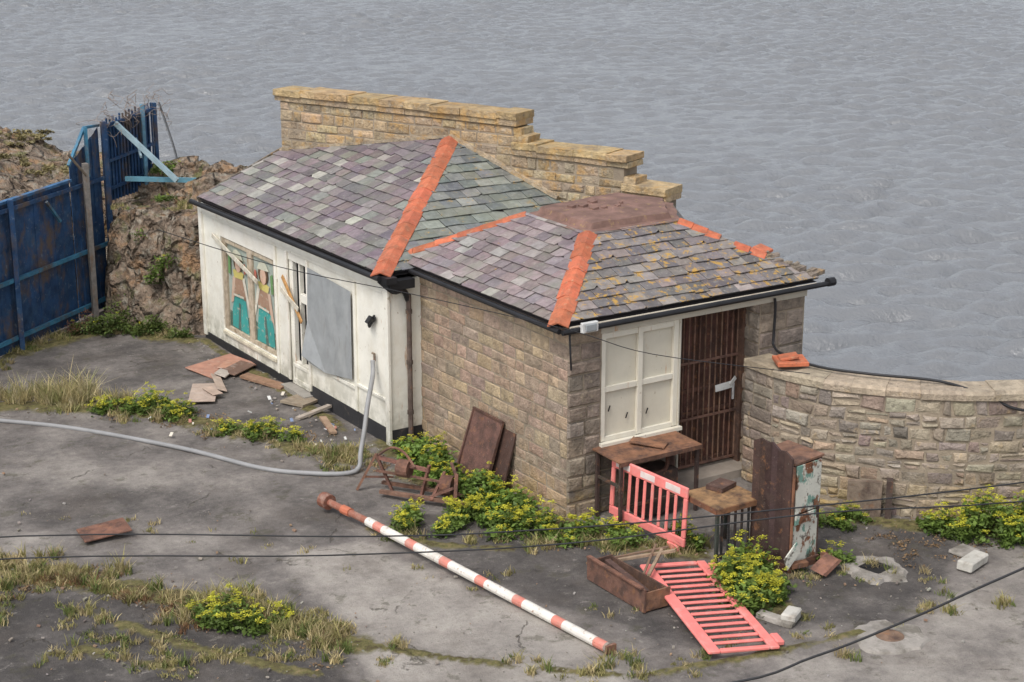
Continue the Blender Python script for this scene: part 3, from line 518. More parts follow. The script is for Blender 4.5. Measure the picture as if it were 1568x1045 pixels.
# ------------------------------------------------------------------ blue fence
fence=empty('blue_metal_fence'); F0=V(-1.26,14.18,0); fdv=V(-.788,-.615,0); fn=V(.615,-.788,0)
P_=lambda s,z,o=0: F0+fdv*s+fn*o+V(0,0,z)
mb=MB()
def panel(s0,s1,b0,b1,t0,t1,col,o=0,rib=.09,dp=.028):
    s=s0;k=0
    while s<s1:
        e_=min(s+rib,s1); f0=(s-s0)/(s1-s0); f1=(e_-s0)/(s1-s0)
        a_=o+(dp if k%2 else 0); c=jit(col,.10)
        mb.add([P_(s,b0+(b1-b0)*f0,a_),P_(e_,b0+(b1-b0)*f1,a_),P_(e_,t0+(t1-t0)*f1,a_),P_(s,t0+(t1-t0)*f0,a_)],[(0,1,2,3)],c)
        mb.add([P_(e_,b0+(b1-b0)*f1,o),P_(e_,b0+(b1-b0)*f1,o+dp),P_(e_,t0+(t1-t0)*f1,o+dp),P_(e_,t0+(t1-t0)*f1,o)],[(0,1,2,3)],c)
        s=e_;k+=1
BL=(.022,.062,.145); LB=(.05,.19,.30)
panel(1.15,11,.02,.02,2.72,2.72,BL,rib=.30,dp=.010); panel(.05,1.12,.05,.05,3.62,3.05,BL,rib=.14,dp=.015)
for z in (.25,1.32): mb.beam(P_(.03,z,.07),P_(11,z,.07),.06,.07,LB)
mb.beam(P_(.03,2.62,.07),P_(11,2.62,.07),.06,.07,BL)
mb.beam(P_(1.15,2.77,.02),P_(11,2.72,.02),.1,.05,(.05,.14,.28)); mb.beam(P_(.05,3.65,.02),P_(.55,3.68,.02),.06,.05,LB); mb.beam(P_(.55,3.68,.02),P_(1.15,3.05,.02),.06,.05,LB)
mb.beam(P_(.0,-.1,.1),P_(.0,3.72,.1),.1,.1,BL,up=(1,0,0)); mb.beam(P_(.6,2.75,.08),P_(.6,3.7,.08),.06,.06,LB,up=(1,0,0))
for s in (3.2,5.6,8): mb.beam(P_(s,0,.12),P_(s,2.8,.12),.09,.09,BL,up=(1,0,0))
mb.beam(P_(1.7,2.1,.12),P_(2.1,2.55,.12),.05,.05,LB)
s=-.15
while s>-2.0:
    mb.beam(P_(s,2.1,.0),P_(s,3.70-s*.07+R.uniform(-.05,.05),.0),.04,.03,jit(BL),up=(1,0,0)); s-=.12
for z in (2.35,2.9,3.6): mb.beam(P_(-.1,z,.03),P_(-2.05,z+.08,.03),.05,.06,BL)
panel(-1.9,-.2,2.1,2.1,3.70,3.55,(.03,.08,.18),-.03,.2,.01)
mb.beam(P_(-1.45,2.0,.1),P_(-1.45,3.85,.1),.07,.07,(.12,.27,.38),up=(1,0,0)); mb.beam(P_(-2.0,2.0,.05),P_(-2.0,3.8,.05),.07,.07,BL,up=(1,0,0))
mb.build('panels',[m_blue],fence)
mb=MB(); mb.beam((-.85,14.40,3.62),(-.05,13.35,2.56),.07,.09,(.28,.38,.42)); mb.beam((-.75,14.3,2.52),(.48,13.42,2.50),.07,.09,(.12,.28,.36)); mb.beam((-.55,13.9,3.0),(-.3,14.8,3.2),.04,.05,(.28,.38,.42))
mb.build('braces',[m_plain],fence)
mb=MB(); mb.beam(P_(.83,-.1,.17),P_(.83,3.05,.17),.11,.10,(.22,.20,.18),up=(1,0,0)); mb.beam(P_(.83,2.8,.2),P_(1.5,3.35,.25),.03,.04,(.25,.2,.15)); mb.build('timber_post',[m_wood],fence)
mb=MB()
for i in range(40):
    a=P_(R.uniform(-2.3,.0),R.uniform(3.5,3.95),R.uniform(-.05,.2)); pts=[a]
    for k in range(5): pts.append(pts[-1]+V(R.uniform(-.18,.18),R.uniform(-.18,.18),R.uniform(-.16,.16)))
    mb.tube(spline(pts,3),.005,4,(.25,.20,.17))
for i in range(8):
    a=P_(-2.05-R.uniform(0,.12),3.8,.1); pts=[a,a+V(.15,.0,-.5),a+V(.25,-.1,-1.0),a+V(.35,-.1,-1.5)]; mb.tube(spline(pts,3),.005,4,(.2,.2,.2))
mb.build('tangled_wire',[m_plain],fence)

# ------------------------------------------------------------------ props
mb=MB(); hp=spline([(-6.6,9.7,.03),(-5.26,8.35,.03),(-4.35,7.27,.03),(-3.31,5.53,.03),(-2.67,4.10,.03),(-2.12,3.48,.03),(-1.7,3.22,.03),(-1.50,3.22,.08),(-1.42,3.30,.28),(-1.28,3.42,.6),(-1.12,3.62,.86),(-.85,4.0,1.02),(-.68,4.25,1.13),(-.63,4.34,1.3)],8); mb.tube(hp,.036,8); mb.build('hose_pipe',[m_hose],smooth=True,merge=True)
mb=MB(); a=V(-2.60,2.0,.17); b_=V(-2.46,1.15,.15); c_=V(-1.86,-3.50,.065); mb.tube([a+(a-b_)*.18,a],.11,12,(.22,.09,.06)); mb.tube([a,b_],.05,10,(.30,.12,.08)); mb.tube([a.lerp(b_,.35),a.lerp(b_,.55)],.065,10,(.5,.16,.09))
n=26; pts=[b_.lerp(c_,i/n) for i in range(n+1)]; cols=[(.60,.22,.17) if (i%4==1) else (.70,.67,.61) for i in range(n)]; mb.tube(pts,.062,12,cols=cols); mb.tube([c_,c_+(c_-b_).normalized()*.04],.066,12,(.25,.2,.17)); mb.obox(c_+V(.02,-.05,.0),(.07,0,0),(0,.02,0),(0,0,.05),(.2,.1,.07)); mb.build('barrier_pole',[m_pole])
mb=MB(); RU=(.20,.105,.075)
for p,q,w_ in (((-1.85,2.62,0),(-1.62,2.45,.55),.05),((-1.45,2.30,0),(-1.62,2.45,.55),.05),((-1.62,2.5,.5),(-1.15,1.75,.42),.06),((-1.2,1.9,.0),(-1.15,1.75,.5),.05),((-1.35,1.7,.02),(-1.1,1.2,.32),.05),((-1.1,1.15,.0),(-1.0,1.25,.5),.05),((-1.7,2.2,.08),(-.95,1.0,.12),.07),((-1.5,2.5,.08),(-.75,1.3,.1),.06),((-1.62,2.45,.3),(-.95,1.45,.28),.04),((-1.0,1.25,.45),(-.7,1.9,.4),.04),((-1.75,2.55,.2),(-1.42,2.32,.2),.03),((-1.3,1.45,.1),(-.9,1.75,.35),.04)):
    mb.beam(p,q,w_,w_*.7,jit(RU,.25))
mb.tube([(-1.42,2.15,.40),(-1.32,2.0,.40)],.13,14,RU); mb.tube([(-1.05,1.55,.25),(-.95,1.42,.25)],.15,14,(.14,.07,.05)); mb.tube(spline([(-1.6,2.4,.55),(-1.5,2.2,.7),(-1.35,2.1,.62),(-1.3,1.9,.45)],4),.02,6,RU); mb.build('rusty_winch_frame',[m_rust])
mb=MB(); mb.obox((-.20,1.93,.50),(0,.40,0),(.16,0,.50),(.012,0,-.004),(.14,.075,.06)); mb.obox((-.11,1.50,.45),(0,.22,0),(.11,-.02,.44),(.012,0,-.004),(.08,.045,.035))
for t_ in (-.39,.39): mb.beam((-.40,1.93+t_,.02),(-.05,1.93+t_,1.0),.03,.03,(.13,.07,.055))
mb.beam((-.385,1.53,.06),(-.385,2.33,.06),.03,.03,(.11,.06,.045)); mb.beam((-.06,1.53,1.0),(-.06,2.33,1.0),.03,.03,(.11,.06,.045)); mb.build('rusty_metal_sheet',[m_rust])
PK=(.78,.225,.20)
def barrier(name,O,U,W,L_,H_,nb,refl):
    mb=MB(); O=Vector(O);U=Vector(U).normalized();W=Vector(W).normalized();N_=U.cross(W).normalized()*.022
    def bx(u0,u1,w0,w1,c=PK,k=1): mb.obox(O+U*(u0+u1)/2+W*(w0+w1)/2,U*(u1-u0)/2,W*(w1-w0)/2,N_*k,jit(c,.05))
    bx(0,L_,H_-.15,H_); bx(0,L_,.10,.22); bx(0,.07,.221,H_-.151); bx(L_-.07,L_,.221,H_-.151)
    for i in range(nb):
        u=.07+(L_-.14)*(i+1)/(nb+1); bx(u-.026,u+.026,.221,H_-.151,k=.75)
    bx(.1,.32,.0,.099,k=1.4); bx(L_-.32,L_-.1,.0,.099,k=1.4)
    if refl:
        for i in range(3): u=L_*(.06+.33*i); bx(u,u+L_*.2,H_-.125,H_-.02,(.72,.62,.58),1.15)
    return mb.build(name,[m_red],bevel=.012)
barrier('plastic_barrier',(.50,-.30,.02),(.10,-1.5,0),(.05,.0,1),1.52,.92,8,True)
barrier('plastic_barrier',(.64,-2.34,.12),(-.72,-2.20,-.045),(-1,.32,.05),2.42,.98,14,False)
mb=MB(); mb.obox((1.1,-.34,.97),(.70,0,0),(0,.33,.01),(0,0,.012),(.24,.12,.07)); mb.obox((1.1,-.66,.94),(.70,0,0),(0,.012,0),(0,0,.03),(.15,.08,.055))
for x,y in ((.45,-.62),(1.75,-.62),(.45,-.08),(1.75,-.08)): mb.beam((x,y,0),(x,y,.95),.045,.045,(.06,.04,.035),up=(1,0,0))
mb.beam((.45,-.62,.3),(1.75,-.62,.3),.03,.04,(.08,.05,.04)); mb.beam((.45,-.62,.6),(.45,-.08,.6),.03,.04,(.06,.05,.04))
mb.tube(spline([(.8,-.5,.95),(.85,-.55,.7),(1.3,-.5,.66),(1.35,-.45,.95)],4),.03,6,(.10,.05,.035)); mb.tube([(1.5,-.35,0),(1.5,-.35,.85)],.05,8,(.09,.05,.04)); mb.obox((1.2,-.35,.35),(.28,0,0),(0,.2,0),(0,0,.3),(.05,.035,.03)); mb.beam((1.3,-.5,1.0),(1.0,-.1,1.03),.25,.012,(.28,.14,.08)); mb.build('rusty_workbench',[m_rust])
mb=MB(); mb.obox((1.08,-1.98,.80),(.38,.0,.0),(0,.36,0),(0,0,.012),(.30,.18,.09)); mb.obox((1.08,-2.345,.77),(.38,0,0),(0,.01,0),(0,0,.035),(.22,.11,.06)); mb.obox((.695,-1.98,.77),(.01,0,0),(0,.36,0),(0,0,.035),(.2,.09,.05)); mb.obox((1.22,-1.78,.85),(.16,.05,0),(-.04,.12,0),(0,0,.03),(.12,.07,.055))
for x,y in ((.72,-2.32),(1.44,-2.32),(.72,-1.64),(1.44,-1.64)): mb.beam((x,y,0),(x,y,.79),.04,.04,(.05,.06,.05),up=(1,0,0))
for i in range(6): mb.beam((.80+i*.11,-2.32,.1),(.80+i*.11,-2.32,.77),.025,.025,(.03,.03,.03),up=(1,0,0))
mb.beam((.72,-2.32,.15),(1.44,-2.32,.15),.03,.03,(.06,.05,.04)); mb.build('rusty_table',[m_rust])
m_cab=M('rusty_cabinet_panel',(.58,.57,.50),rough=.75,bump=.4,bscale=25,vary=.12,layers=[ly((.13,.27,.22),3.5,.54,.57,a=.9,st=(1,1,.6)),ly((.20,.085,.045),4,.52,.57,a=1,st=(1,1,.7)),ly((.05,.03,.02),8,.56,.63,a=.8)])
cab=empty('rusty_cabinet')
mb=MB()
# torn dark side panel with ragged top, standing a little proud of the frame
zt=[1.60,1.66,1.64,1.67,1.60,1.62,1.55]; ys=[-2.26,-2.38,-2.50,-2.60,-2.72,-2.84,-2.97]
for i in range(6):
    x0=1.33+.012*(i%2); mb.add([(x0,ys[i],.05),(x0+.01,ys[i+1],.04),(x0+.01,ys[i+1],zt[i+1]),(x0,ys[i],zt[i]),(x0+.03,ys[i],.05),(x0+.04,ys[i+1],.04),(x0+.04,ys[i+1],zt[i+1]),(x0+.03,ys[i],zt[i])],[(0,1,2,3),(7,6,5,4),(3,2,6,7),(0,3,7,4),(1,5,6,2)],jit((.06,.038,.032),.3))
mb.obox((1.42,-2.28,.72),(.05,0,0),(0,.02,0),(0,0,.72),(.14,.07,.05)); mb.obox((1.66,-2.62,1.47),(.27,.03,.01),(-.02,.32,0),(0,0,.014),(.20,.11,.075)); mb.obox((1.385,-2.975,.72),(.014,0,0),(0,.02,0),(0,0,.72),(.25,.12,.07)); mb.obox((1.90,-2.87,.72),(.025,0,0),(0,.025,0),(0,0,.74),(.09,.05,.04)); mb.obox((1.91,-2.55,.72),(.01,0,0),(0,.3,0),(0,0,.72),(.12,.07,.055)); mb.obox((1.63,-2.6,.06),(.30,.0,0),(0,.33,0),(0,0,.06),(.14,.07,.05)); mb.obox((1.50,-3.02,.12),(.12,-.02,0),(.02,.05,0),(0,0,.03),(.2,.1,.06)); mb.build('frame',[m_rust],cab)
mb=MB(); mb.obox((1.66,-2.95,1.12),(.23,.03,0),(-.001,.01,0),(0,0,.32)); mb.obox((1.66,-2.92,.35),(.23,.03,0),(-.001,.01,0),(0,0,.28)); mb.obox((1.62,-2.97,.72),(.20,.03,0),(-.001,.01,0),(0,0,.06)); mb.obox((1.35,-3.05,.28),(.10,.0,.10),(0,.01,0),(-.03,0,.08)); mb.build('door_panels',[m_cab],cab)
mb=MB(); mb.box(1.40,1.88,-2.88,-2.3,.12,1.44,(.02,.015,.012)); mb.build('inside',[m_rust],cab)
mb=MB(); mb.obox((-.88,-2.34,.17),(.012,0,.0),(0,.60,0),(.0,0,.15),(.17,.09,.065)); mb.obox((-.50,-2.30,.14),(.012,0,0),(0,.6,0),(0,0,.10),(.12,.07,.05)); mb.obox((-.70,-2.92,.15),(.19,0,0),(0,.012,0),(.02,0,.12),(.24,.13,.08)); mb.obox((-.69,-1.74,.14),(.19,0,0),(0,.012,0),(0,0,.12),(.14,.08,.06)); mb.obox((-.69,-2.33,.05),(.18,0,0),(0,.58,0),(0,0,.01),(.04,.03,.025)); mb.beam((-.9,-2.9,.33),(-.88,-1.75,.33),.06,.02,(.2,.1,.07)); mb.beam((-.75,-2.8,.2),(-.62,-1.8,.22),.08,.05,(.1,.06,.05)); mb.build('rusty_trough',[m_rust])
for p,q,w_ in (((-.7,-1.55,.1),(.15,-2.2,.33),.05),((-.5,-2.5,.26),(.1,-2.0,.3),.04)):
    mb=MB(); mb.beam(p,q,w_,.03,(.3,.22,.15)); mb.beam(V(*p)+V(0,.1,-.02),V(*q)+V(0,.14,0),w_*.7,.02,(.2,.13,.09)); mb.build('timber_scrap',[m_wood])
mb=MB(); mb.obox((1.75,-3.25,.14),(.16,.03,.06),(-.03,.09,.02),(-.03,0,.015),(.24,.12,.085)); mb.obox((1.95,-3.05,.08),(.10,.1,.04),(-.06,.06,0),(0,0,.02),(.22,.11,.07)); mb.build('broken_metal_scrap',[m_rust])
def lump(name,loc,sx,sy,sz,rot,mat=m_conc,seed=0):
    mb=MB(); r=random.Random(seed); c,s_=math.cos(rot),math.sin(rot)
    mb.obox(V(loc[0],loc[1],loc[2]+sz/2),(sx/2*c,sx/2*s_,r.uniform(-.01,.01)),(-sy/2*s_,sy/2*c,0),(r.uniform(-.02,.02),0,sz/2)); return mb.build(name,[mat],bevel=.018)
m_pale=M('pale_block',(.50,.48,.43),rough=.9,bump=.5,bscale=30,vary=.2,layers=[ly((.25,.22,.18),5,.52,.68,a=.7)])
lump('concrete_block',(3.49,-4.10,.02),.44,.22,.13,.25,m_pale); lump('concrete_block',(.45,-4.05,.02),.26,.18,.13,.5,m_pale); lump('concrete_block',(.30,-3.95,.0),.12,.5,.08,.3); lump('concrete_block',(3.72,-3.75,.02),.3,.3,.05,.1)
def surround(nm,cx,cy,r0,r1,n,seed,sq=False):
    mb=MB(); r=random.Random(seed); vs=[]; R1=[r1*r.uniform(.82,1.12) for _ in range(n)]
    for j in range(3):
        for k in range(n):
            t_=2*math.pi*k/n; q=r0 if j==0 else R1[k]+(.05 if j==2 else 0)
            if j==0 and sq: q=r0/max(abs(math.cos(t_-.2)),abs(math.sin(t_-.2)))
            vs.append((cx+q*math.cos(t_),cy+q*math.sin(t_),.042 if j==0 else .030 if j==1 else -.02))
    mb.add(vs,[(k,(k+1)%n,n+(k+1)%n,n+k) for k in range(n)]+[(n+k,n+(k+1)%n,2*n+(k+1)%n,2*n+k) for k in range(n)]); mb.build(nm,[m_conc])
surround('drain_surround',2.39,-3.48,.16,.40,28,1,True); surround('manhole_surround',1.13,-5.01,.17,.42,28,2)
mb=MB(); mb.obox((2.39,-3.48,.040),(.15,.03,0),(-.03,.15,0),(0,0,.004),(.012,.012,.012)); mb.obox((2.36,-3.44,.050),(.12,-.05,0),(.01,.03,0),(0,0,.005),(.05,.045,.035)); mb.build('drain_grate',[m_black])
mb=MB(); mb.tube([(1.13,-5.01,.02),(1.13,-5.01,.040)],.168,20,(.20,.13,.09)); mb.build('manhole_cover',[m_rust])
for i,(x,y,a,b_,c,an) in enumerate(((-1.10,9.10,.50,.40,(.40,.21,.15),.25),(-1.98,7.85,.5,.22,(.42,.33,.27),1.1),(-1.55,8.2,.42,.08,(.46,.36,.29),1.3),(-5.49,2.97,.32,.24,(.20,.10,.07),-.1),(-.95,8.75,.3,.16,(.16,.10,.075),.5),(-1.3,8.6,.16,.1,(.45,.4,.35),.8))):
    mb=MB(); mb.obox((x,y,.05+.008*i),(a*math.cos(an),a*math.sin(an),R.uniform(-.02,.03)),(-b_*math.sin(an),b_*math.cos(an),R.uniform(0,.03)),(0,0,.010),c)
    if i in (0,1): mb.obox((x+.12,y-.1,.085+.01*i),(a*.45*math.cos(an+.5),a*.45*math.sin(an+.5),0),(-b_*.4*math.sin(an+.5),b_*.4*math.cos(an+.5),0),(0,0,.008),jit(c,.2))
    mb.build('fallen_board' if i!=3 else 'rusty_plate',[m_board if i!=3 else m_rust],bevel=.004)
mb=MB(); mb.obox((-.85,7.9,.05),(.10,.05,0),(-.15,.5,0),(0,0,.02),(.28,.17,.11)); mb.obox((-.8,6.6,.05),(.20,.08,0),(-.1,.22,0),(0,0,.02),(.28,.23,.17)); mb.obox((-.9,5.9,.07),(.3,.02,.05),(-.02,.04,0),(0,0,.02),(.35,.3,.25)); mb.obox((-1.0,5.2,.07),(.06,.3,.03),(-.05,.02,0),(0,0,.02),(.32,.22,.15)); mb.build('timber_debris',[m_wood])
mb=MB(); mb.obox((3.55,-2.06,.25),(.17,-.16,0),(.03,.03,.0),(0,0,.27),(.22,.17,.13)); mb.obox((3.78,-2.30,.28),(.03,-.03,0),(.06,.06,0),(0,0,.28),(.08,.06,.05)); mb.build('leaning_slab',[m_rust])
for nm,pts,r_ in (('overhead_cable',[(-14,-5.3,4.3),(-9.87,-6.48,4.29),(-7.35,-8.11,4.32),(-6.48,-8.65,4.35),(-5.26,-9.41,4.46),(-3.11,-10.70,4.73),(0,-12.5,5.3)],.0055),
    ('overhead_cable',[(-14,-5.3,4.15),(-9.90,-6.52,4.14),(-7.59,-7.99,4.19),(-6.17,-8.88,4.27),(-4.68,-9.77,4.47),(-3.13,-10.73,4.59),(0,-12.6,5.1)],.0055),
    ('overhead_cable',[(-9,-9.6,4.0),(-6.75,-11.0,4.25),(-6.12,-11.34,4.43),(-5.60,-11.60,4.65),(-5.26,-11.76,4.81),(-4.77,-12.0,5.04),(-3,-12.9,5.9)],.0075),
    ('overhead_cable',[(-5.38,.66,4.62),(-4.24,-.23,4.20),(-3.01,-1.12,3.90),(-1.54,-2.21,3.50),(-.76,-2.82,3.23),(.74,-3.86,3.01)],.005),
    ('electric_cable',[(3.55,-.06,2.66),(3.56,-.07,2.5),(3.54,-.08,2.1),(3.50,-.14,1.98),(3.40,-.45,1.95),(3.48,-1.1,1.92),(3.85,-1.75,1.92),(4.45,-2.45,1.90),(4.85,-2.95,1.75),(5.15,-3.3,1.60),(6.0,-3.75,1.55),(7,-4.2,1.5)],.02)):
    mb=MB(); mb.tube(spline(pts,6),r_,6); mb.build(nm,[m_black],smooth=True)

# ------------------------------------------------------------------ vegetation
def polys(name,Vt,cols,mat,loopsper):
    n,k,_=Vt.shape; me=bpy.data.meshes.new(name); me.vertices.add(n*k); me.vertices.foreach_set('co',Vt.astype(np.float32).ravel())
    f=(np.arange(n)[:,None]*k)[:,None,:]+np.array(loopsper)[None]; f=f.reshape(-1,len(loopsper[0])); q=f.shape[1]
    me.loops.add(f.size); me.loops.foreach_set('vertex_index',f.astype(np.int32).ravel()); me.polygons.add(len(f)); me.polygons.foreach_set('loop_start',np.arange(0,f.size,q,dtype=np.int32)); me.polygons.foreach_set('loop_total',np.full(len(f),q,dtype=np.int32)); me.update(calc_edges=True)
    at=me.color_attributes.new('Col','FLOAT_COLOR','POINT'); c=np.concatenate([cols,np.ones((n,1))],1); at.data.foreach_set('color',np.repeat(c,k,0).astype(np.float32).ravel())
    me.materials.append(mat); ob=bpy.data.objects.new(name,me); scene.collection.objects.link(ob); return ob
def unit(v): return v/np.maximum(np.linalg.norm(v,axis=1,keepdims=True),1e-6)
def leaves(name,blobs,dens=2600,size=.035,flowers=.6,seed=0,dark=(.045,.085,.02),light=(.15,.22,.045),fl=(.58,.56,.06)):
    r=np.random.default_rng(seed); C=[];K=[];Sz=[];UP=[]
    for (x,y,z,rx,ry,h) in blobs:
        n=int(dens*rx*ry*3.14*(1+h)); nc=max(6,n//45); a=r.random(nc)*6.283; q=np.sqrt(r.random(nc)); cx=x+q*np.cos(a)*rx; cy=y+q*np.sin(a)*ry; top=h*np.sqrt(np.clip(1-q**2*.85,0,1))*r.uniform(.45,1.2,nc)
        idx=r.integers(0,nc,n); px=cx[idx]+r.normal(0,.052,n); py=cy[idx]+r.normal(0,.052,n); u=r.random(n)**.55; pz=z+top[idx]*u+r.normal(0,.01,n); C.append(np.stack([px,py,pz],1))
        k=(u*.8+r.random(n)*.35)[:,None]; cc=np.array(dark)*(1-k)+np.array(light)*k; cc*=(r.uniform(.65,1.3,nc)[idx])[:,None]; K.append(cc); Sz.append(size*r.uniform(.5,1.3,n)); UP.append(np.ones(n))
        nf=int(nc*flowers*3.0); ii=r.integers(0,nc,nf); fx=cx[ii]+r.normal(0,.06,nf); fy=cy[ii]+r.normal(0,.06,nf); fz=z+top[ii]*1.05+.05+r.uniform(0,.05,nf)
        m=18; C.append(np.stack([np.repeat(fx,m)+r.normal(0,.021,nf*m),np.repeat(fy,m)+r.normal(0,.021,nf*m),np.repeat(fz,m)+r.normal(0,.010,nf*m)],1)); K.append(np.array(fl)*np.repeat(r.uniform(.6,1.15,(nf,1)),m,0)*r.uniform(.8,1.1,(nf*m,1))); Sz.append(np.full(nf*m,.018)); UP.append(np.full(nf*m,2.2))
    C=np.concatenate(C);K=np.concatenate(K);Sz=np.concatenate(Sz)[:,None]; UP=np.concatenate(UP); n=len(C)
    nn=unit(r.normal(0,.55,(n,3))+np.stack([0*UP,0*UP,UP],1)); t=unit(np.cross(nn,r.normal(0,1,(n,3)))); b=np.cross(nn,t)
    Vt=np.stack([C-t*Sz,C-b*Sz*.5+nn*Sz*.15,C+t*Sz,C+b*Sz*.5+nn*Sz*.15],1); Vt[:,:,2]=np.maximum(Vt[:,:,2],.005) if blobs[0][2]<.5 else Vt[:,:,2]
    return polys(name,Vt,K,m_leaf,[(0,1,2,3)])
def grass(name,blobs,dens=900,seed=0,cols=((.52,.43,.23),(.38,.34,.14),(.16,.20,.06),(.27,.25,.10),(.44,.36,.20)),wid=.006):
    r=np.random.default_rng(seed); out=[];K=[]
    for (x,y,z,rx,ry,h) in blobs:
        n=int(dens*rx*ry*3.14); nc=max(3,n//18); a=r.random(nc)*6.283; q=np.sqrt(r.random(nc)); cx=x+q*np.cos(a)*rx; cy=y+q*np.sin(a)*ry; ch=r.uniform(.4,1.15,nc); ck=r.integers(0,len(cols),nc)
        i=r.integers(0,nc,n); p=np.stack([cx[i]+r.normal(0,.028,n),cy[i]+r.normal(0,.028,n),np.full(n,z)],1); hh=(h*ch[i]*r.uniform(.4,1.1,n))[:,None]
        ln=r.normal(0,.38,(n,3)); ln[:,2]=0; an=r.random(n)*6.283; w_=np.stack([np.cos(an),np.sin(an),0*an],1)*wid*r.uniform(.6,1.5,(n,1)); up=np.array([0,0,1.])
        mid=p+hh*.55*up+ln*hh*.35; tip=p+hh*(up*.95)+ln*hh*1.1
        out.append(np.stack([p-w_,p+w_,mid+w_*.8,mid-w_*.8,tip+w_*.15,tip-w_*.15],1)); K.append(np.array(cols)[ck[i]]*r.uniform(.6,1.25,(n,1)))
    return polys(name,np.concatenate(out),np.concatenate(K),m_grass,[(0,1,2,3),(3,2,4,5)])
def along(P,n,w_,rr,hh,seed,z=0.0):
    r=random.Random(seed); pts=[]
    for k in range(n):
        t_=r.random()*(len(P)-1); i=int(t_); f=t_-i; x=P[i][0]*(1-f)+P[i+1][0]*f+r.gauss(0,w_); y=P[i][1]*(1-f)+P[i+1][1]*f+r.gauss(0,w_); q=r.uniform(*rr); pts.append((x,y,z,q,q*r.uniform(.6,1.2),r.uniform(*hh)))
    return pts
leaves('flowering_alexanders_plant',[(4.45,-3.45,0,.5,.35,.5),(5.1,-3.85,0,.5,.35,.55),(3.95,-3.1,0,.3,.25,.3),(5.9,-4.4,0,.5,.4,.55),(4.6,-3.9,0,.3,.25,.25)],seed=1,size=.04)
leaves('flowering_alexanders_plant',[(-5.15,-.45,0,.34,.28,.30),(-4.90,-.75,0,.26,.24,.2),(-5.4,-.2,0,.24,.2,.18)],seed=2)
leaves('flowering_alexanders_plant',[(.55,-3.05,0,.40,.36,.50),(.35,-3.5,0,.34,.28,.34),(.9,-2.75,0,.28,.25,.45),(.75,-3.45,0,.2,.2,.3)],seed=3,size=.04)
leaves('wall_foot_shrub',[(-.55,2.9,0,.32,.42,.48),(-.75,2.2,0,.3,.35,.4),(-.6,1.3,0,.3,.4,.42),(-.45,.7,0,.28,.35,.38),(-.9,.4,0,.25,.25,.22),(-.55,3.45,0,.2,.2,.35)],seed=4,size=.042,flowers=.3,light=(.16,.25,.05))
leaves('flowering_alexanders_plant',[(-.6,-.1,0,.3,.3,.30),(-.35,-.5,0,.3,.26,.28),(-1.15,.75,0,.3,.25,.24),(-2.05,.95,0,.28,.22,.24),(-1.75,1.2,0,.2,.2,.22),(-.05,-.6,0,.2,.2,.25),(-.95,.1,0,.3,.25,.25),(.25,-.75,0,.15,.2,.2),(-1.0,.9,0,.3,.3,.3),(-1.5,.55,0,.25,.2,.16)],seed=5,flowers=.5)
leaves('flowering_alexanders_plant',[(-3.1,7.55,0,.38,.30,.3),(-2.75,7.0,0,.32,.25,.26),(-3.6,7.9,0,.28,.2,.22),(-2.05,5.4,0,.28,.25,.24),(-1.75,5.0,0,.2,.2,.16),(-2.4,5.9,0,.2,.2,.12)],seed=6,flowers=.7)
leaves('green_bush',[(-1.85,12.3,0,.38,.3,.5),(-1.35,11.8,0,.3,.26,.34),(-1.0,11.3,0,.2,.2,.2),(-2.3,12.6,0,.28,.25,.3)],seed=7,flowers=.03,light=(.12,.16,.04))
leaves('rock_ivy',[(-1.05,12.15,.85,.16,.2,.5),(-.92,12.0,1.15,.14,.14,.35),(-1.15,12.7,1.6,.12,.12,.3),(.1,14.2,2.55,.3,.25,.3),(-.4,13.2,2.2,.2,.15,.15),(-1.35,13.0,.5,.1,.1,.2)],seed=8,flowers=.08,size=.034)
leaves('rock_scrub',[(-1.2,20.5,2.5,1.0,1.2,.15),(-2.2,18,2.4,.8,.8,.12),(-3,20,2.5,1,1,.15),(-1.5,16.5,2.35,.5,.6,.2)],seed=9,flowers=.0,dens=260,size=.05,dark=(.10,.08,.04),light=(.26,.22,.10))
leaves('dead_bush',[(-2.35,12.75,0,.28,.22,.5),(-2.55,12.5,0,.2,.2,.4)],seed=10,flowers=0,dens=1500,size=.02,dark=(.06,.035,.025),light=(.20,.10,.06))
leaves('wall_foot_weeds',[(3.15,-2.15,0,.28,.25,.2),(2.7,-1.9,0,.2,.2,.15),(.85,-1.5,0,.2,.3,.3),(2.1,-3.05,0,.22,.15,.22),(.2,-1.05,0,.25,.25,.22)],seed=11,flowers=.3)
leaves('dead_leaf_litter',along(ridge,30,.25,(.1,.3),(.02,.06),31)+along([(-.9,3.6),(-.9,2.2),(-.9,.6),(-.1,-1.2)],16,.2,(.15,.3),(.02,.05),32)+along([(-4.5,9),(-2.6,6.6),(-1.2,4.2)],24,.25,(.12,.3),(.02,.06),33)+along([(3.2,-2.2),(4.2,-3.3),(3.0,-3.9)],12,.3,(.12,.3),(.02,.04),34),seed=12,flowers=0,dens=420,size=.024,dark=(.10,.065,.04),light=(.30,.20,.11))
grass('dry_grass',[(-3.95,8.75,0,.45,.4,.48),(-4.5,9.2,0,.4,.35,.4),(-5.2,9.6,0,.4,.35,.35),(-3.4,8.2,0,.3,.25,.3),(-4.2,8.3,0,.3,.2,.2)],2200,1,cols=((.55,.46,.25),(.48,.40,.20),(.30,.30,.12),(.58,.50,.30)))
grass('grass_ridge',along(ridge,60,.20,(.12,.26),(.07,.26),3),2100,2)
grass('grass_verge',along([(-3.6,8.0),(-2.9,7.0),(-2.35,5.9),(-1.95,4.9),(-1.45,3.9),(-1.3,3.6)],34,.18,(.12,.25),(.06,.2),4),2000,3)
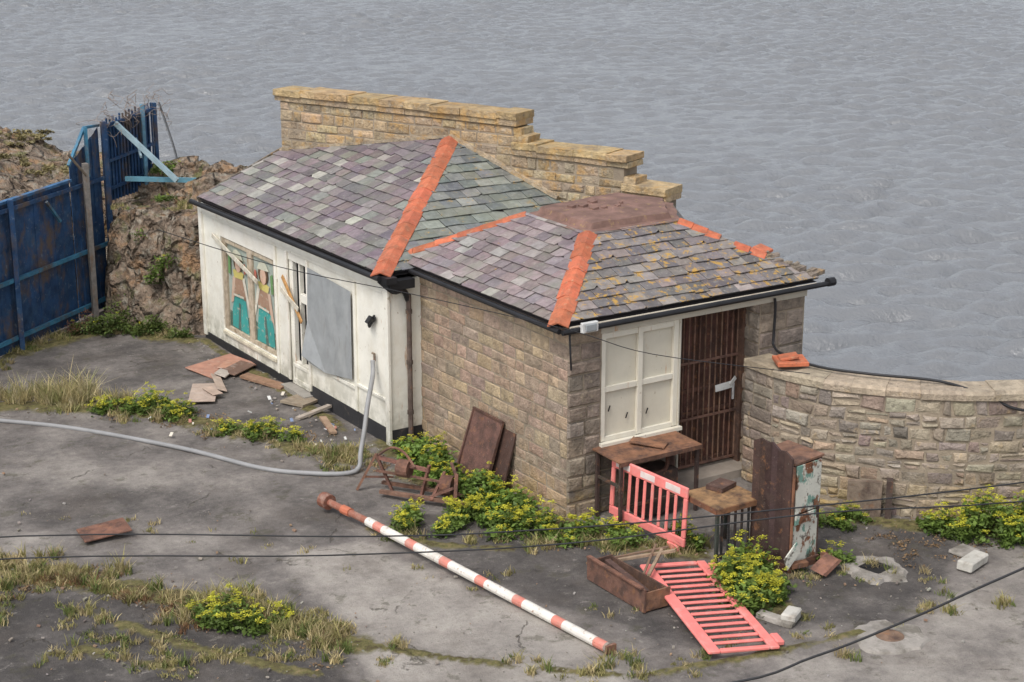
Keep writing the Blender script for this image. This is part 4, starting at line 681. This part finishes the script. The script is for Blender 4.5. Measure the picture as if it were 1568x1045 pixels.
grass('grass_verge',along([(.9,-1.7),(.2,-1.3),(-.3,-.8),(-1.4,.1),(-2.3,.9)],26,.12,(.1,.2),(.06,.2),5),1800,4)
grass('grass_tuft',along([(-7.3,.1),(-6.6,-.6),(-6.0,-1.3),(-4.9,-1.6),(-4.2,-1.9),(-2.9,-3.2),(-2.4,-3.8),(-1.8,-4.1),(-.7,-4.3),(.9,-4.4),(1.8,-4.6),(3,-5)],54,.22,(.05,.17),(.05,.18),6),2200,5)
grass('grass_tuft',along([(-6.2,4.5),(-4.4,2.2),(-3.7,1.3),(-2.6,-.4),(-1.2,-2.6),(-1.2,-3.2)],22,.25,(.04,.11),(.04,.12),7),2000,6)
grass('grass_tuft',along([(-7.8,2.0),(-7,1.0),(-6.4,.3),(-5.9,-.8),(-5.2,-1.8)],26,.3,(.06,.2),(.04,.16),17),1900,16)
grass('grass_verge',along([(1.0,-2.3),(1.5,-3.3),(2.9,-3.8),(3.7,-4.3),(5,-4.6)],18,.14,(.08,.18),(.06,.18),8),1800,7)
grass('bank_foot_grass',along([(-.9,11.1),(-1.7,12.3),(-3.0,12.6),(-4.6,11.3),(-6,10.2)],26,.15,(.12,.25),(.1,.25),9),1500,8)
grass('rock_top_grass',along([(-1.2,13.2),(-.5,12.4),(.2,12.5),(.4,13.8)],14,.2,(.15,.3),(.06,.15),10,z=2.2),900,9)
grass('rusty_weeds',along([(-6.9,2.3),(-5.9,1.0),(-4.9,-.4),(-4.3,-1.3)],26,.24,(.12,.2),(.05,.12),12),1600,10,cols=((.24,.13,.07),(.30,.18,.09),(.15,.10,.06)))
r=np.random.default_rng(3); mb=MB(); lines=[([(-.5,4.1),(-.9,2.6),(-.5,1.3),(-.2,-.2),(.2,-1.2),(.8,-1.8)],260,.22),(ridge,260,.25),([(-5.2,9.3),(-3.0,7.3),(-1.3,3.8)],260,.3),([(-.8,11),(-.8,8),(-.9,5)],200,.2),([(3.2,-2.1),(4.3,-3.2),(6,-4)],160,.3),([(-1.5,-3),(.8,-4),(3,-4.4)],100,.4),([(-6,5),(-3,0),(0,-5)],120,1.6),([(-7.5,.5),(-5,-2),(-2,-4.5)],100,.6)]
for P,n,wd_ in lines:
    for k in range(n):
        t_=r.random()*(len(P)-1); i=int(t_); f=t_-i; x=P[i][0]*(1-f)+P[i+1][0]*f+r.normal(0,wd_); y=P[i][1]*(1-f)+P[i+1][1]*f+r.normal(0,wd_)
        if x>-.6 and y>0: continue
        s=.007+.018*r.random()**4; a=r.random()*3; c=R.choice([(.28,.25,.21),(.2,.17,.14),(.14,.12,.10),(.26,.17,.11),(.33,.31,.28)]) ; mb.obox((x,y,.02+s*.2),(s*math.cos(a),s*math.sin(a),s*.2),(-s*.7*math.sin(a),s*.7*math.cos(a),0),(s*.1,0,s*.4),jit(c,.2))
for k in range(22):
    x,y=R.choice([(-1.0,5.2),(-1.2,4.6),(-2.9,6.6),(-1.3,7.2)]); s=R.uniform(.015,.045); a=R.random()*3; mb.obox((x+R.gauss(0,.3),y+R.gauss(0,.3),.06),(s*math.cos(a),s*math.sin(a),s*.4),(-s*.6*math.sin(a),s*.6*math.cos(a),0),(0,0,.004),R.choice([(.6,.6,.58),(.5,.5,.48),(.2,.26,.4),(.4,.18,.14),(.6,.55,.46)]))
mb.build('scattered_grit',[m_plain])
